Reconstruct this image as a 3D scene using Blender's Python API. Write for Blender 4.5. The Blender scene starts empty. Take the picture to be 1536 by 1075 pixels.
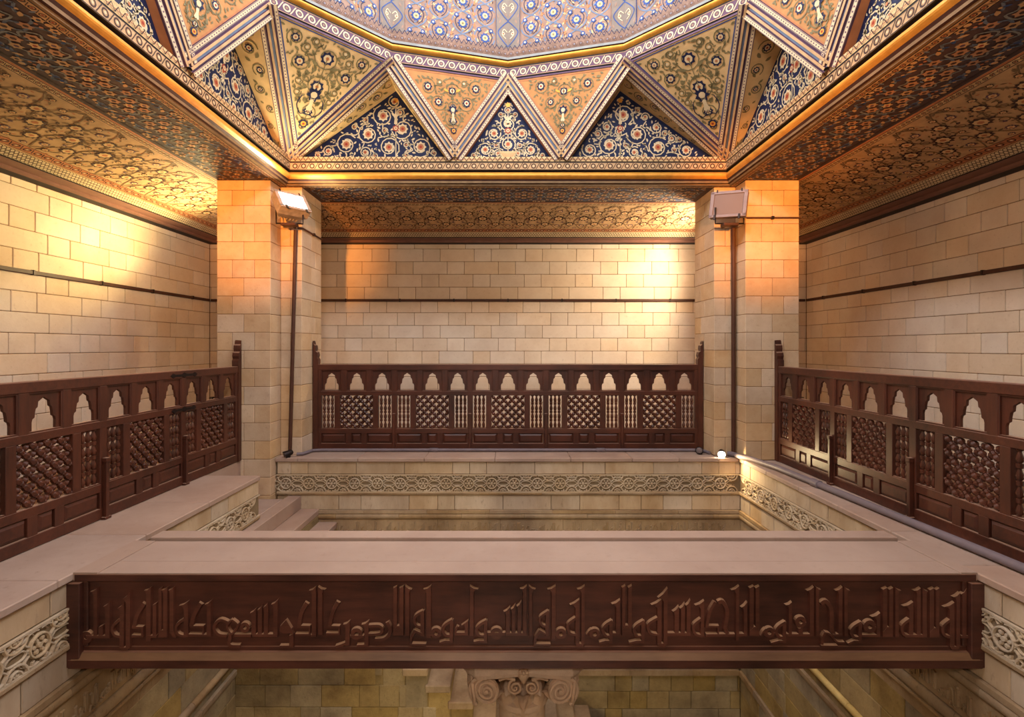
import bpy, bmesh, math, random
from math import pi, sin, cos, sqrt, atan2
from mathutils import Vector, Matrix

# ------------------------------------------------------------------ scale, camera, world, exposure
S = 0.0083            # metres per working unit
ZUP = 170.0           # gallery floor lies 170 units under the lens
scene = bpy.context.scene
COL = scene.collection

cam_d = bpy.data.cameras.new('camera')
cam = bpy.data.objects.new('camera', cam_d)
COL.objects.link(cam)
cam.location = (0, 0, ZUP * S)
cam.rotation_euler = (pi / 2, 0, 0)
cam_d.sensor_width = 36.0
cam_d.lens = 767.0 / 1536.0 * 36.0
cam_d.shift_x = 6.0 / 1536.0
cam_d.shift_y = -17.5 / 1536.0
cam_d.clip_start = 0.02
scene.camera = cam

world = bpy.data.worlds.new('world')
scene.world = world
world.use_nodes = True
world.node_tree.nodes['Background'].inputs[0].default_value = (0.55, 0.7, 1.0, 1)
world.node_tree.nodes['Background'].inputs[1].default_value = 0.3

vs = scene.view_settings
vs.view_transform = 'Standard'
vs.look = 'None'
vs.exposure = 0.12
vs.gamma = 1.0
vs.use_curve_mapping = False
scene.cycles.max_bounces = 7
scene.cycles.diffuse_bounces = 5
scene.cycles.sample_clamp_indirect = 6.0

# light levels of the lamps, with one added fill
E_DOME = 62.0         # daylight panes of the drum (emission strength)
E_FRONT = 4700.0       # orange floods on the gallery wall opposite
E_FILL = 270.0        # unseen wide lamp there, added as ambient fill
E_PIER = 170.0        # lit flood on the near pier
E_AISLE_L = 250.0
E_AISLE_B = 205.0
E_LEDGE = 30.0

# ------------------------------------------------------------------ materials
MATS = {}

def lin(c):
    def f(v):
        v /= 255.0
        return v / 12.92 if v <= 0.04045 else ((v + 0.055) / 1.055) ** 2.4
    return (f(c[0]), f(c[1]), f(c[2]), 1.0)

def new_mat(name):
    m = bpy.data.materials.new(name)
    m.use_nodes = True
    nt = m.node_tree
    b = nt.nodes['Principled BSDF']
    MATS[name] = m
    return m, nt, b

def plain(name, rgb, rough=0.6, metal=0.0, var=0.12, scale=9.0, spec=0.2):
    m, nt, b = new_mat(name)
    N, L = nt.nodes, nt.links
    geo = N.new('ShaderNodeNewGeometry')
    noi = N.new('ShaderNodeTexNoise'); noi.inputs['Scale'].default_value = scale; noi.inputs['Detail'].default_value = 4
    L.new(geo.outputs['Position'], noi.inputs['Vector'])
    mr = N.new('ShaderNodeMapRange'); mr.inputs[1].default_value = 0.3; mr.inputs[2].default_value = 0.7
    mr.inputs[3].default_value = 1 - var; mr.inputs[4].default_value = 1 + var
    L.new(noi.outputs['Fac'], mr.inputs[0])
    hsv = N.new('ShaderNodeHueSaturation'); hsv.inputs['Color'].default_value = lin(rgb)
    L.new(mr.outputs[0], hsv.inputs['Value'])
    L.new(hsv.outputs[0], b.inputs['Base Color'])
    b.inputs['Roughness'].default_value = rough
    b.inputs['Metallic'].default_value = metal
    b.inputs['Specular IOR Level'].default_value = spec
    return m

def stone(name, ca, cb, cs, scale=2.2, objvar=0.1, satvar=0.25, bump=0.25, streak=0.0, rough=0.85):
    """limestone: two tones mixed by soft noise, fine grain, stains, tone of its own per block"""
    m, nt, b = new_mat(name)
    N, L = nt.nodes, nt.links
    geo = N.new('ShaderNodeNewGeometry')
    mp = N.new('ShaderNodeMapping'); mp.inputs['Scale'].default_value = (1, 1, 1 - 0.75 * streak)
    L.new(geo.outputs['Position'], mp.inputs['Vector'])
    n1 = N.new('ShaderNodeTexNoise'); n1.inputs['Scale'].default_value = scale; n1.inputs['Detail'].default_value = 6; n1.inputs['Roughness'].default_value = 0.65
    n2 = N.new('ShaderNodeTexNoise'); n2.inputs['Scale'].default_value = scale * 14; n2.inputs['Detail'].default_value = 5; n2.inputs['Roughness'].default_value = 0.7
    for n in (n1, n2): L.new(mp.outputs[0], n.inputs['Vector'])
    r1 = N.new('ShaderNodeMapRange'); r1.inputs[1].default_value = 0.35; r1.inputs[2].default_value = 0.65
    L.new(n1.outputs['Fac'], r1.inputs[0])
    mx = N.new('ShaderNodeMix'); mx.data_type = 'RGBA'
    mx.inputs[6].default_value = lin(ca); mx.inputs[7].default_value = lin(cb)
    L.new(r1.outputs[0], mx.inputs[0])
    r2 = N.new('ShaderNodeMapRange'); r2.inputs[1].default_value = 0.58; r2.inputs[2].default_value = 0.8; r2.inputs[4].default_value = 0.6
    L.new(n2.outputs['Fac'], r2.inputs[0])
    mx2 = N.new('ShaderNodeMix'); mx2.data_type = 'RGBA'
    L.new(r2.outputs[0], mx2.inputs[0]); L.new(mx.outputs[2], mx2.inputs[6]); mx2.inputs[7].default_value = lin(cs)
    oi = N.new('ShaderNodeObjectInfo')
    rv = N.new('ShaderNodeMapRange'); rv.inputs[3].default_value = 1 - objvar; rv.inputs[4].default_value = 1 + objvar
    L.new(oi.outputs['Random'], rv.inputs[0])
    ml = N.new('ShaderNodeMath'); ml.operation = 'MULTIPLY'; ml.inputs[1].default_value = 37.7
    fr = N.new('ShaderNodeMath'); fr.operation = 'FRACT'
    L.new(oi.outputs['Random'], ml.inputs[0]); L.new(ml.outputs[0], fr.inputs[0])
    rs = N.new('ShaderNodeMapRange'); rs.inputs[3].default_value = 1 - satvar; rs.inputs[4].default_value = 1 + satvar
    L.new(fr.outputs[0], rs.inputs[0])
    hsv = N.new('ShaderNodeHueSaturation')
    L.new(mx2.outputs[2], hsv.inputs['Color']); L.new(rv.outputs[0], hsv.inputs['Value']); L.new(rs.outputs[0], hsv.inputs['Saturation'])
    L.new(hsv.outputs[0], b.inputs['Base Color'])
    bp = N.new('ShaderNodeBump'); bp.inputs['Strength'].default_value = bump; bp.inputs['Distance'].default_value = 0.01
    L.new(n2.outputs['Fac'], bp.inputs['Height']); L.new(bp.outputs[0], b.inputs['Normal'])
    b.inputs['Roughness'].default_value = rough
    b.inputs['Specular IOR Level'].default_value = 0.2
    return m

def wood(name, ca, cb, rough=0.42, axis='X', scale=5.0, dust=None):
    m, nt, b = new_mat(name)
    N, L = nt.nodes, nt.links
    geo = N.new('ShaderNodeNewGeometry')
    mp = N.new('ShaderNodeMapping')
    sc = {'X': (0.12, 1, 1), 'Y': (1, 0.12, 1), 'Z': (1, 1, 0.12)}[axis]
    mp.inputs['Scale'].default_value = sc
    L.new(geo.outputs['Position'], mp.inputs['Vector'])
    n1 = N.new('ShaderNodeTexNoise'); n1.inputs['Scale'].default_value = scale * 5; n1.inputs['Detail'].default_value = 7; n1.inputs['Roughness'].default_value = 0.7
    L.new(mp.outputs[0], n1.inputs['Vector'])
    n2 = N.new('ShaderNodeTexNoise'); n2.inputs['Scale'].default_value = 2.3; n2.inputs['Detail'].default_value = 3
    L.new(geo.outputs['Position'], n2.inputs['Vector'])
    ad = N.new('ShaderNodeMath'); ad.operation = 'ADD'
    L.new(n1.outputs['Fac'], ad.inputs[0]); L.new(n2.outputs['Fac'], ad.inputs[1])
    r1 = N.new('ShaderNodeMapRange'); r1.inputs[1].default_value = 0.75; r1.inputs[2].default_value = 1.3
    L.new(ad.outputs[0], r1.inputs[0])
    mx = N.new('ShaderNodeMix'); mx.data_type = 'RGBA'
    mx.inputs[6].default_value = lin(ca); mx.inputs[7].default_value = lin(cb)
    L.new(r1.outputs[0], mx.inputs[0])
    if dust:
        sx = N.new('ShaderNodeSeparateXYZ'); L.new(geo.outputs['True Normal'], sx.inputs[0])
        rz_ = N.new('ShaderNodeMapRange'); rz_.inputs[1].default_value = dust[2]; rz_.inputs[2].default_value = dust[2] + 0.35; rz_.inputs[4].default_value = dust[1]
        L.new(sx.outputs['Z'], rz_.inputs[0])
        dm = N.new('ShaderNodeMix'); dm.data_type = 'RGBA'; L.new(rz_.outputs[0], dm.inputs[0]); L.new(mx.outputs[2], dm.inputs[6]); dm.inputs[7].default_value = lin(dust[0])
        L.new(dm.outputs[2], b.inputs['Base Color'])
    else: L.new(mx.outputs[2], b.inputs['Base Color'])
    bp = N.new('ShaderNodeBump'); bp.inputs['Strength'].default_value = 0.15; bp.inputs['Distance'].default_value = 0.004
    L.new(n1.outputs['Fac'], bp.inputs['Height']); L.new(bp.outputs[0], b.inputs['Normal'])
    b.inputs['Roughness'].default_value = rough
    b.inputs['Specular IOR Level'].default_value = 0.4
    return m

def glow(name, rgb, strength):
    m, nt, b = new_mat(name)
    b.inputs['Base Color'].default_value = (0.8, 0.8, 0.8, 1)
    b.inputs['Emission Color'].default_value = rgb
    b.inputs['Emission Strength'].default_value = strength
    return m

stone('wall_stone', (224, 204, 180), (210, 186, 160), (180, 152, 126), 1.6, 0.06, 0.16, 0.22)
stone('pier_stone', (202, 174, 142), (184, 152, 118), (146, 116, 88), 1.8, 0.08, 0.16, 0.3)
stone('well_stone', (200, 178, 150), (168, 142, 112), (98, 76, 56), 1.7, 0.09, 0.15, 0.5, streak=0.9)
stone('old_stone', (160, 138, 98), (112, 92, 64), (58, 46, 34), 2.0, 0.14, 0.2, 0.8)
stone('mould_stone', (172, 146, 112), (132, 106, 78), (74, 58, 42), 2.2, 0.06, 0.1, 0.6, streak=0.5)
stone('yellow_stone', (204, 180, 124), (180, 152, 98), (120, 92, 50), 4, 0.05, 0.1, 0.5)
stone('frieze_ground', (146, 126, 100), (116, 98, 76), (80, 64, 50), 3, 0.05, 0.1, 0.5)
stone('frieze_stone', (202, 182, 154), (178, 154, 124), (120, 98, 76), 3, 0.05, 0.1, 0.5)
stone('ledge_stone', (172, 148, 132), (156, 130, 114), (128, 102, 88), 1.3, 0.03, 0.08, 0.12, rough=0.7)
stone('capital_stone', (206, 172, 142), (176, 148, 122), (112, 100, 90), 4, 0.05, 0.1, 0.6)
stone('dust_board', (168, 144, 128), (156, 131, 116), (138, 112, 98), 1.1, 0.02, 0.05, 0.08, rough=0.65)
plain('mortar', (132, 98, 70), 0.95, var=0.15)
plain('mortar_dark', (72, 54, 40), 0.95, var=0.2)
DUST = ((176, 140, 116), 0.75, 0.62)
wood('dark_wood_x', (86, 44, 29), (50, 25, 17), 0.42, 'X', 5.0, DUST)
wood('dark_wood_y', (86, 44, 29), (50, 25, 17), 0.42, 'Y', 5.0, DUST)
wood('dark_wood_z', (84, 43, 28), (48, 24, 17), 0.42, 'Z', 5.0, DUST)
wood('beam_wood', (92, 52, 40), (48, 25, 19), 0.5, 'X', 3.5, ((150, 108, 84), 0.6, 0.4))
wood('letter_wood', (106, 62, 48), (62, 33, 25), 0.42, 'X', 3.5, ((186, 146, 112), 0.8, 0.3))
wood('turned_wood', (90, 48, 32), (54, 28, 19), 0.36, 'Z', 5.0)
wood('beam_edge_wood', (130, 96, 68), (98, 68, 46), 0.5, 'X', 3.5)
plain('pipe_grey', (112, 100, 104), 0.45, 0.0, 0.1)
plain('pipe_brown', (74, 46, 34), 0.5, 0.0, 0.15)
plain('iron', (48, 40, 38), 0.45, 0.7, 0.15)
plain('flood_paint', (150, 136, 124), 0.55, 0.0, 0.2, 20)
plain('flood_grey', (112, 98, 96), 0.4, 0.2, 0.1)
plain('flood_glass', (106, 94, 92), 0.5, 0.0, 0.03, 3, 0.15)
plain('red_paint', (178, 30, 24), 0.35)
plain('black_rubber', (22, 20, 20), 0.5)
# painted ceiling colours
plain('p_navy', (26, 32, 62), 0.6, var=0.25)
plain('p_blue', (44, 70, 124), 0.6, var=0.2)
plain('p_slate', (100, 112, 132), 0.6, var=0.15)
plain('p_cream', (206, 184, 146), 0.6, var=0.1)
plain('p_tan', (182, 146, 104), 0.6, var=0.15)
plain('p_sand', (206, 172, 122), 0.6, var=0.12)
plain('p_orange', (178, 124, 72), 0.6, var=0.15)
plain('p_gold', (214, 150, 62), 0.38, 0.25, 0.15)
plain('p_olive', (120, 108, 74), 0.6, var=0.2)
plain('p_red', (150, 52, 36), 0.6, var=0.1)
plain('p_brown', (66, 42, 36), 0.6, var=0.2)
plain('p_umber', (92, 66, 56), 0.6, var=0.2)
plain('p_plum', (92, 66, 84), 0.6, var=0.15)
plain('p_silver', (128, 130, 128), 0.5, var=0.12)
plain('p_rose', (136, 108, 92), 0.6, var=0.15)
plain('p_copper', (176, 112, 72), 0.6, var=0.15)
plain('p_cornice', (120, 84, 72), 0.6, var=0.12)
plain('p_line', (30, 22, 26), 0.6, var=0.1)
plain('p_aubergine', (72, 54, 54), 0.6, var=0.2)
plain('p_clay', (172, 128, 94), 0.6, var=0.15)
plain('p_bronze', (122, 96, 66), 0.6, var=0.2)
plain('p_stone', (116, 104, 94), 0.6, var=0.12)
glow('lamp_white', (1.0, 0.9, 0.72, 1), 60.0)
glow('lamp_warm', (1.0, 0.86, 0.6, 1), 120.0)
glow('window_daylight', (0.86, 0.92, 1.0, 1), E_DOME)

# ------------------------------------------------------------------ mesh helpers (coordinates in working units)
class MB:
    def __init__(s): s.v = []; s.f = []; s.m = []
    def add(s, vs_, fs, m=0):
        k = len(s.v); s.v += [tuple(p) for p in vs_]
        for f in fs: s.f.append([i + k for i in f]); s.m.append(m)
    def quad(s, a, b, c, d, m=0): s.add([a, b, c, d], [(0, 1, 2, 3)], m)
    def box(s, x0, x1, y0, y1, z0, z1, m=0, ch=0.0):
        if ch <= 0:
            s.add([(x0,y0,z0),(x1,y0,z0),(x1,y1,z0),(x0,y1,z0),(x0,y0,z1),(x1,y0,z1),(x1,y1,z1),(x0,y1,z1)],
                  [(0,3,2,1),(4,5,6,7),(0,1,5,4),(1,2,6,5),(2,3,7,6),(3,0,4,7)], m)
            return
        bm = bmesh.new(); bmesh.ops.create_cube(bm, size=1)
        for v in bm.verts:
            v.co = Vector(((x0+x1)/2 + v.co.x*(x1-x0), (y0+y1)/2 + v.co.y*(y1-y0), (z0+z1)/2 + v.co.z*(z1-z0)))
        bmesh.ops.bevel(bm, geom=list(bm.edges), offset=ch, segments=1, affect='EDGES')
        bm.verts.index_update()
        s.add([v.co for v in bm.verts], [[v.index for v in f.verts] for f in bm.faces], m); bm.free()
    def loft(s, rings, closed=True, caps=True, m=0):
        n = len(rings[0]); k = len(s.v)
        for r in rings: s.v += [tuple(p) for p in r]
        for i in range(len(rings) - 1):
            for j in range(n if closed else n - 1):
                a = k + i*n + j; b = k + i*n + (j+1) % n
                s.f.append([a, b, b + n, a + n]); s.m.append(m)
        if caps and closed:
            s.f.append([k + j for j in range(n)][::-1]); s.m.append(m)
            e = k + (len(rings)-1)*n
            s.f.append([e + j for j in range(n)]); s.m.append(m)
    def lathe(s, prof, n=12, o=(0,0,0), ax=(0,0,1), m=0):
        ax = Vector(ax).normalized(); t = Vector((1,0,0)) if abs(ax.x) < 0.9 else Vector((0,1,0))
        u = ax.cross(t).normalized(); w = ax.cross(u); o = Vector(o)
        s.loft([[o + ax*z + u*(r*cos(2*pi*j/n)) + w*(r*sin(2*pi*j/n)) for j in range(n)] for r, z in prof], m=m)
    def tube(s, pts, r, n=8, m=0):
        pts = [Vector(p) for p in pts]; rings = []; up = None
        for i, p in enumerate(pts):
            d = (pts[min(i+1, len(pts)-1)] - pts[max(i-1, 0)]).normalized()
            if up is None:
                t = Vector((0,0,1)) if abs(d.z) < 0.9 else Vector((1,0,0)); up = d.cross(t).normalized()
            up = (up - d*up.dot(d)).normalized(); w = d.cross(up)
            rr = r[i] if isinstance(r, (list, tuple)) else r
            rings.append([p + up*(rr*cos(2*pi*j/n)) + w*(rr*sin(2*pi*j/n)) for j in range(n)])
        s.loft(rings, m=m)
    def prism(s, poly, fr, h0, h1, m=0, inset=0.0):
        """outline in a frame (o,u,v,n) raised from h0 to h1, top edge drawn in by inset"""
        o, u, v, n = fr
        ar = sum(poly[i][0]*poly[(i+1)%len(poly)][1] - poly[(i+1)%len(poly)][0]*poly[i][1] for i in range(len(poly)))
        if ar < 0: poly = poly[::-1]
        k = len(poly); top = []
        for i in range(k):
            a, b, c = Vector(poly[i-1]), Vector(poly[i]), Vector(poly[(i+1)%k])
            d1 = (b-a); d2 = (c-b)
            if d1.length < 1e-6 or d2.length < 1e-6: top.append(b); continue
            d1.normalize(); d2.normalize()
            nn = Vector((-d1.y-d2.y, d1.x+d2.x))
            nn = nn.normalized() if nn.length > 1e-6 else Vector((0,0))
            top.append(b + nn*inset)
        P = lambda q, h: o + u*q[0] + v*q[1] + n*h
        kk = len(s.v)
        s.v += [tuple(P(q, h0)) for q in poly] + [tuple(P(q, h1)) for q in top]
        for i in range(k):
            j = (i+1) % k; s.f.append([kk+i, kk+j, kk+k+j, kk+k+i]); s.m.append(m)
        s.f.append([kk+k+i for i in range(k)]); s.m.append(m)
        s.f.append([kk+i for i in range(k)][::-1]); s.m.append(m)
    def ribbon3(s, pts, w, fr, h0, h1, m=0, inset=0.0):
        """raised stroke of width w along a 2d polyline"""
        o, u, v, n = fr
        L, R = offset_line(pts, w/2); Li, Ri = offset_line(pts, w/2 - inset)
        P = lambda q, h: o + u*q[0] + v*q[1] + n*h
        rings = [[P(L[i], h0), P(Li[i], h1), P(Ri[i], h1), P(R[i], h0)] for i in range(len(pts))]
        s.loft(rings, closed=True, caps=True, m=m)

def offset_line(pts, w):
    L, R = [], []
    for i in range(len(pts)):
        a = Vector(pts[max(i-1, 0)]); c = Vector(pts[min(i+1, len(pts)-1)])
        d = (c - a); d = d.normalized() if d.length > 1e-9 else Vector((1, 0))
        p = Vector(pts[i]); nn = Vector((-d.y, d.x))
        L.append(p + nn*w); R.append(p - nn*w)
    return L, R

def smooth(pts, k=4):
    if len(pts) < 3: return [tuple(p) for p in pts]
    out = []
    P = [Vector(p) for p in pts]
    for i in range(len(P)-1):
        p0, p1, p2, p3 = P[max(i-1,0)], P[i], P[i+1], P[min(i+2, len(P)-1)]
        for j in range(k):
            t = j/k
            out.append(tuple(0.5*((2*p1) + (p2-p0)*t + (2*p0-5*p1+4*p2-p3)*t*t + (3*p1-p0-3*p2+p3)*t**3)))
    out.append(tuple(P[-1])); return out

def mesh_of(mb, name, mats, smooth_ang=None, recalc=True):
    me = bpy.data.meshes.new(name)
    me.from_pydata([(x*S, y*S, z*S) for x, y, z in mb.v], [], mb.f)
    for m in (mats if isinstance(mats, (list, tuple)) else [mats]): me.materials.append(MATS[m])
    me.polygons.foreach_set('material_index', mb.m)
    if recalc:
        bm = bmesh.new(); bm.from_mesh(me)
        bmesh.ops.recalc_face_normals(bm, faces=list(bm.faces)); bm.to_mesh(me); bm.free()
    if smooth_ang is not None:
        me.polygons.foreach_set('use_smooth', [True]*len(me.polygons))
        me.set_sharp_from_angle(angle=math.radians(smooth_ang))
    me.update()
    return me

def put(name, me, parent=None, loc=(0,0,0), rz=0.0):
    """link a mesh; loc in units, relative to the parent (or the lens level when top-level)"""
    o = bpy.data.objects.new(name, me)
    COL.objects.link(o)
    o.location = (loc[0]*S, loc[1]*S, loc[2]*S + (0 if parent else ZUP*S))
    o.rotation_euler = (0, 0, rz)
    if parent: o.parent = parent
    return o

def obj(name, mb, mats, parent=None, loc=(0,0,0), rz=0.0, ang=None, recalc=True):
    return put(name, mesh_of(mb, name, mats, ang, recalc), parent, loc, rz)

def thing(name, label, cat, loc=(0,0,0), rz=0.0, group=None):
    o = put(name, None, None, loc, rz)
    o.empty_display_size = 0.1
    o['label'] = label; o['category'] = cat
    if group: o['group'] = group
    return o

def tag(o, label, cat, group=None):
    o['label'] = label; o['category'] = cat
    if group: o['group'] = group
    return o

def struct(o, label=None):
    o['kind'] = 'structure'
    if label: o['label'] = label
    return o

_blk = {}
def block(parent, x0, x1, y0, y1, z0, z1, mat, name='block', ch=0.7):
    dx, dy, dz = round(x1-x0, 1), round(y1-y0, 1), round(z1-z0, 1)
    key = (dx, dy, dz, mat, ch)
    if key not in _blk:
        mb = MB(); mb.box(-dx/2, dx/2, -dy/2, dy/2, -dz/2, dz/2, 0, ch)
        _blk[key] = mesh_of(mb, name, mat, None, False)
    return put(name, _blk[key], parent, ((x0+x1)/2, (y0+y1)/2, (z0+z1)/2))

# ------------------------------------------------------------------ flat painted ornament
class Paint:
    LIFT = 0.16
    def __init__(s, clip=None): s.p = []; s.clip = clip
    def poly(s, pts, m, l=1):
        if s.clip and not all(s.clip(x, y) for x, y in pts): return
        s.p.append((pts, m, l))
    def rect(s, x0, x1, y0, y1, m, l=1): s.poly([(x0,y0),(x1,y0),(x1,y1),(x0,y1)], m, l)
    def disc(s, x, y, r, m, l=1, n=10): s.poly([(x+r*cos(2*pi*i/n), y+r*sin(2*pi*i/n)) for i in range(n)], m, l)
    def star(s, x, y, r1, r2, n, m, l=1, a0=0.0, sy=1.0):
        s.poly([(x+(r1 if i%2==0 else r2)*cos(a0+pi*i/n), y+sy*(r1 if i%2==0 else r2)*sin(a0+pi*i/n)) for i in range(2*n)], m, l)
    def ring(s, x, y, ro, ri, m, l=1, n=12):
        for i in range(n):
            a, b = 2*pi*i/n, 2*pi*(i+1)/n
            s.poly([(x+ro*cos(a),y+ro*sin(a)),(x+ro*cos(b),y+ro*sin(b)),(x+ri*cos(b),y+ri*sin(b)),(x+ri*cos(a),y+ri*sin(a))], m, l)
    def line(s, pts, w, m, l=1, taper=False):
        n = len(pts)
        for i in range(n-1):
            a, b = Vector(pts[i]), Vector(pts[i+1]); d = b - a
            if d.length < 1e-6: continue
            d.normalize(); nn = Vector((-d.y, d.x))
            wa = w/2*(1-0.8*i/(n-1)) if taper else w/2; wb = w/2*(1-0.8*(i+1)/(n-1)) if taper else w/2
            a2 = a - d*w*0.1; b2 = b + d*w*0.1
            s.poly([tuple(a2+nn*wa), tuple(a2-nn*wa), tuple(b2-nn*wb), tuple(b2+nn*wb)], m, l)
    def leaf(s, x, y, a, L, W, m, l=1):
        pts = [(0,0),(0.25,0.8),(0.55,1),(0.8,0.6),(1,-0.1),(0.7,-0.55),(0.4,-0.7),(0.15,-0.4)]
        ca, sa = cos(a), sin(a)
        s.poly([(x+ca*px*L-sa*py*W/2, y+sa*px*L+ca*py*W/2) for px, py in pts], m, l)
    def spiral(s, x, y, r, a0, turns, w, m, l=1, d=1, n=14):
        s.line([(x+r*(1-0.55*t/n)*cos(a0+d*2*pi*turns*t/n), y+r*(1-0.55*t/n)*sin(a0+d*2*pi*turns*t/n)) for t in range(n+1)], w, m, l)
    def rosette(s, x, y, r, m0='p_navy', m1='p_cream', m2='p_red', l=3, n=8):
        s.star(x, y, r, r*0.74, n, m0, l); s.disc(x, y, r*0.56, m1, l+1, 8); s.disc(x, y, r*0.26, m2, l+2, 6)
    def guilloche(s, x0, x1, yc, h, fg, acc, l=2):
        n = max(1, round((x1-x0)/(h*1.3))); p = (x1-x0)/n
        for i in range(n):
            cx = x0 + (i+0.5)*p
            s.ring(cx, yc, h*0.40, h*0.25, fg, l, 10); s.disc(cx, yc, h*0.14, acc, l, 6)
            s.line([(cx+0.28*p, yc-0.44*h), (cx+0.46*p, yc-0.1*h), (cx+0.54*p, yc+0.1*h), (cx+0.72*p, yc+0.44*h)], h*0.1, fg, l)
    def zigzag(s, x0, x1, y0, y1, per, w, m, l=2):
        n = max(1, round((x1-x0)/per)); p = (x1-x0)/n
        pts = []
        for i in range(n): pts += [(x0+i*p, y0), (x0+(i+0.5)*p, y1)]
        pts.append((x1, y0)); s.line(pts, w, m, l)
    def mb(s, fr):
        o, u, v, n = fr; b = MB(); mats = []
        for pts, m, l in s.p:
            if m not in mats: mats.append(m)
            b.add([o + u*x + v*y + n*(l*s.LIFT) for x, y in pts], [tuple(range(len(pts)))], mats.index(m))
        return b, mats

def paint_part(P, fr, parent, name='painted_ornament', rots=(0,), loc=(0,0,0)):
    b, mats = P.mb(fr); me = mesh_of(b, name, mats, None, False)
    r = []
    for a in rots:
        q = put(name, me, parent, loc, a); q['kind'] = 'stuff'; r.append(q)
    return r

def in_poly(poly, m=0.0):
    """inside test for a convex polygon with margin"""
    k = len(poly); ar = sum(poly[i][0]*poly[(i+1)%k][1]-poly[(i+1)%k][0]*poly[i][1] for i in range(k))
    sg = 1 if ar > 0 else -1; E = []
    for i in range(k):
        a, b = Vector(poly[i]), Vector(poly[(i+1)%k]); d = (b-a).normalized(); E.append((a, Vector((-d.y, d.x))*sg))
    return lambda x, y, mm=0.0: all((Vector((x,y))-a).dot(nn) >= m+mm for a, nn in E)

def inset_poly(poly, ms):
    """convex polygon drawn in by its own margin on each edge"""
    k = len(poly); ar = sum(poly[i][0]*poly[(i+1)%k][1]-poly[(i+1)%k][0]*poly[i][1] for i in range(k)); sg = 1 if ar > 0 else -1
    Ls = []
    for i in range(k):
        a, b = Vector(poly[i]), Vector(poly[(i+1)%k]); d = (b-a).normalized(); Ls.append((a + Vector((-d.y, d.x))*sg*ms[i], d))
    out = []
    for i in range(k):
        (p, d), (q, e) = Ls[i-1], Ls[i]
        t = ((q.x-p.x)*e.y - (q.y-p.y)*e.x)/(d.x*e.y - d.y*e.x); out.append(tuple(p + d*t))
    return out

def arabesque(P, field, radii, vine, leafm, ros, seed, mirror_x, w=1.3, tries=700, leaves=220, lsize=6.0):
    """packs scrolls with rosettes into a convex field, mirrored about x = mirror_x when given, leaves in the gaps"""
    rng = random.Random(seed); ins = in_poly(field, 0.6)
    xs = [q[0] for q in field]; ys = [q[1] for q in field]; C = []
    for r in radii:
        for _ in range(tries):
            x = rng.uniform(min(xs), max(xs)); y = rng.uniform(min(ys), max(ys))
            if mirror_x is not None:
                if x < mirror_x: x = 2*mirror_x - x
                if x - mirror_x < r*0.98:
                    if x - mirror_x < r*0.45: x = mirror_x
                    else: continue
            if not ins(x, y, r): continue
            if any((x-c[0])**2 + (y-c[1])**2 < (r+c[2])**2*0.96 for c in C): continue
            C.append((x, y, r))
    full = []
    for x, y, r in C:
        full.append((x, y, r, 1))
        if mirror_x is not None and x > mirror_x + 0.01: full.append((2*mirror_x - x, y, r, -1))
    for n_, (x, y, r, d) in enumerate(full):
        a0 = (x*7.3 + y*3.1) % 6.28 if d > 0 else pi - ((2*mirror_x - x)*7.3 + y*3.1) % 6.28
        P.spiral(x, y, r*0.95, a0, 1.2, w, vine, 2, d)
        if r > radii[-1]*1.05: P.rosette(x, y, r*0.5, ros[0], ros[1], ros[2], 3)
        else: P.disc(x, y, r*0.34, ros[1], 3, 6)
        # stem to the nearest larger scroll
        best = None
        for (x2, y2, r2, d2) in full[:n_]:
            if r2 >= r:
                q = sqrt((x-x2)**2 + (y-y2)**2) - r - r2
                if best is None or q < best[0]: best = (q, x2, y2, r2)
        if best and best[0] < r*1.5:
            _, x2, y2, r2 = best; a = atan2(y2-y, x2-x)
            P.line(smooth([(x+r*.9*cos(a+0.7), y+r*.9*sin(a+0.7)), ((x+x2)/2 + r*.4*cos(a+1.57), (y+y2)/2 + r*.4*sin(a+1.57)), (x2-r2*.9*cos(a-0.5), y2-r2*.9*sin(a-0.5))], 3), w, vine, 2)
    pts = []
    for _ in range(leaves*6):
        if len(pts) >= leaves: break
        x = rng.uniform(min(xs), max(xs)); y = rng.uniform(min(ys), max(ys)); a = rng.uniform(0, 6.28); L = lsize*rng.uniform(0.6, 1.1)
        if mirror_x is not None and x < mirror_x: x = 2*mirror_x - x
        if not ins(x, y, L*0.3): continue
        if any(abs(sqrt((x-c[0])**2+(y-c[1])**2) - c[2]*0.78) < c[2]*0.2 and False or sqrt((x-c[0])**2+(y-c[1])**2) < c[2]*0.86 for c in C): continue
        if any((x-p[0])**2+(y-p[1])**2 < (lsize*0.52)**2 for p in pts): continue
        pts.append((x, y))
        P.leaf(x, y, a, L, L*0.55, leafm, 2)
        if mirror_x is not None: P.leaf(2*mirror_x - x, y, pi - a, L, L*0.55, leafm, 2)
    return C

# ------------------------------------------------------------------ room dimensions (working units, lens at 0,0,0)
CY = 450.0            # centre of the ceiling opening
A = 334.0             # half size of the opening
WALL = 630.0          # half size of the room
FL = -170.0           # gallery floor
ZC = 250.0            # soffit level
BND = 436.0           # outer edge of the pier beams
PI0, PI1, PY0, PY1, NOT = 322.6, 437.0, 767.0, 884.0, 33.6
WXL, WXR, WYB, WYF = -330.0, 356.0, 784.0, 100.0   # well
V3 = Vector

# ================================================================== SETTING: walls
ROWS = [(207.0, 218.0)]
z = 207.0
while z > FL + 1:
    ROWS.append((max(z - 27.0, FL), z)); z -= 27.0

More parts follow.
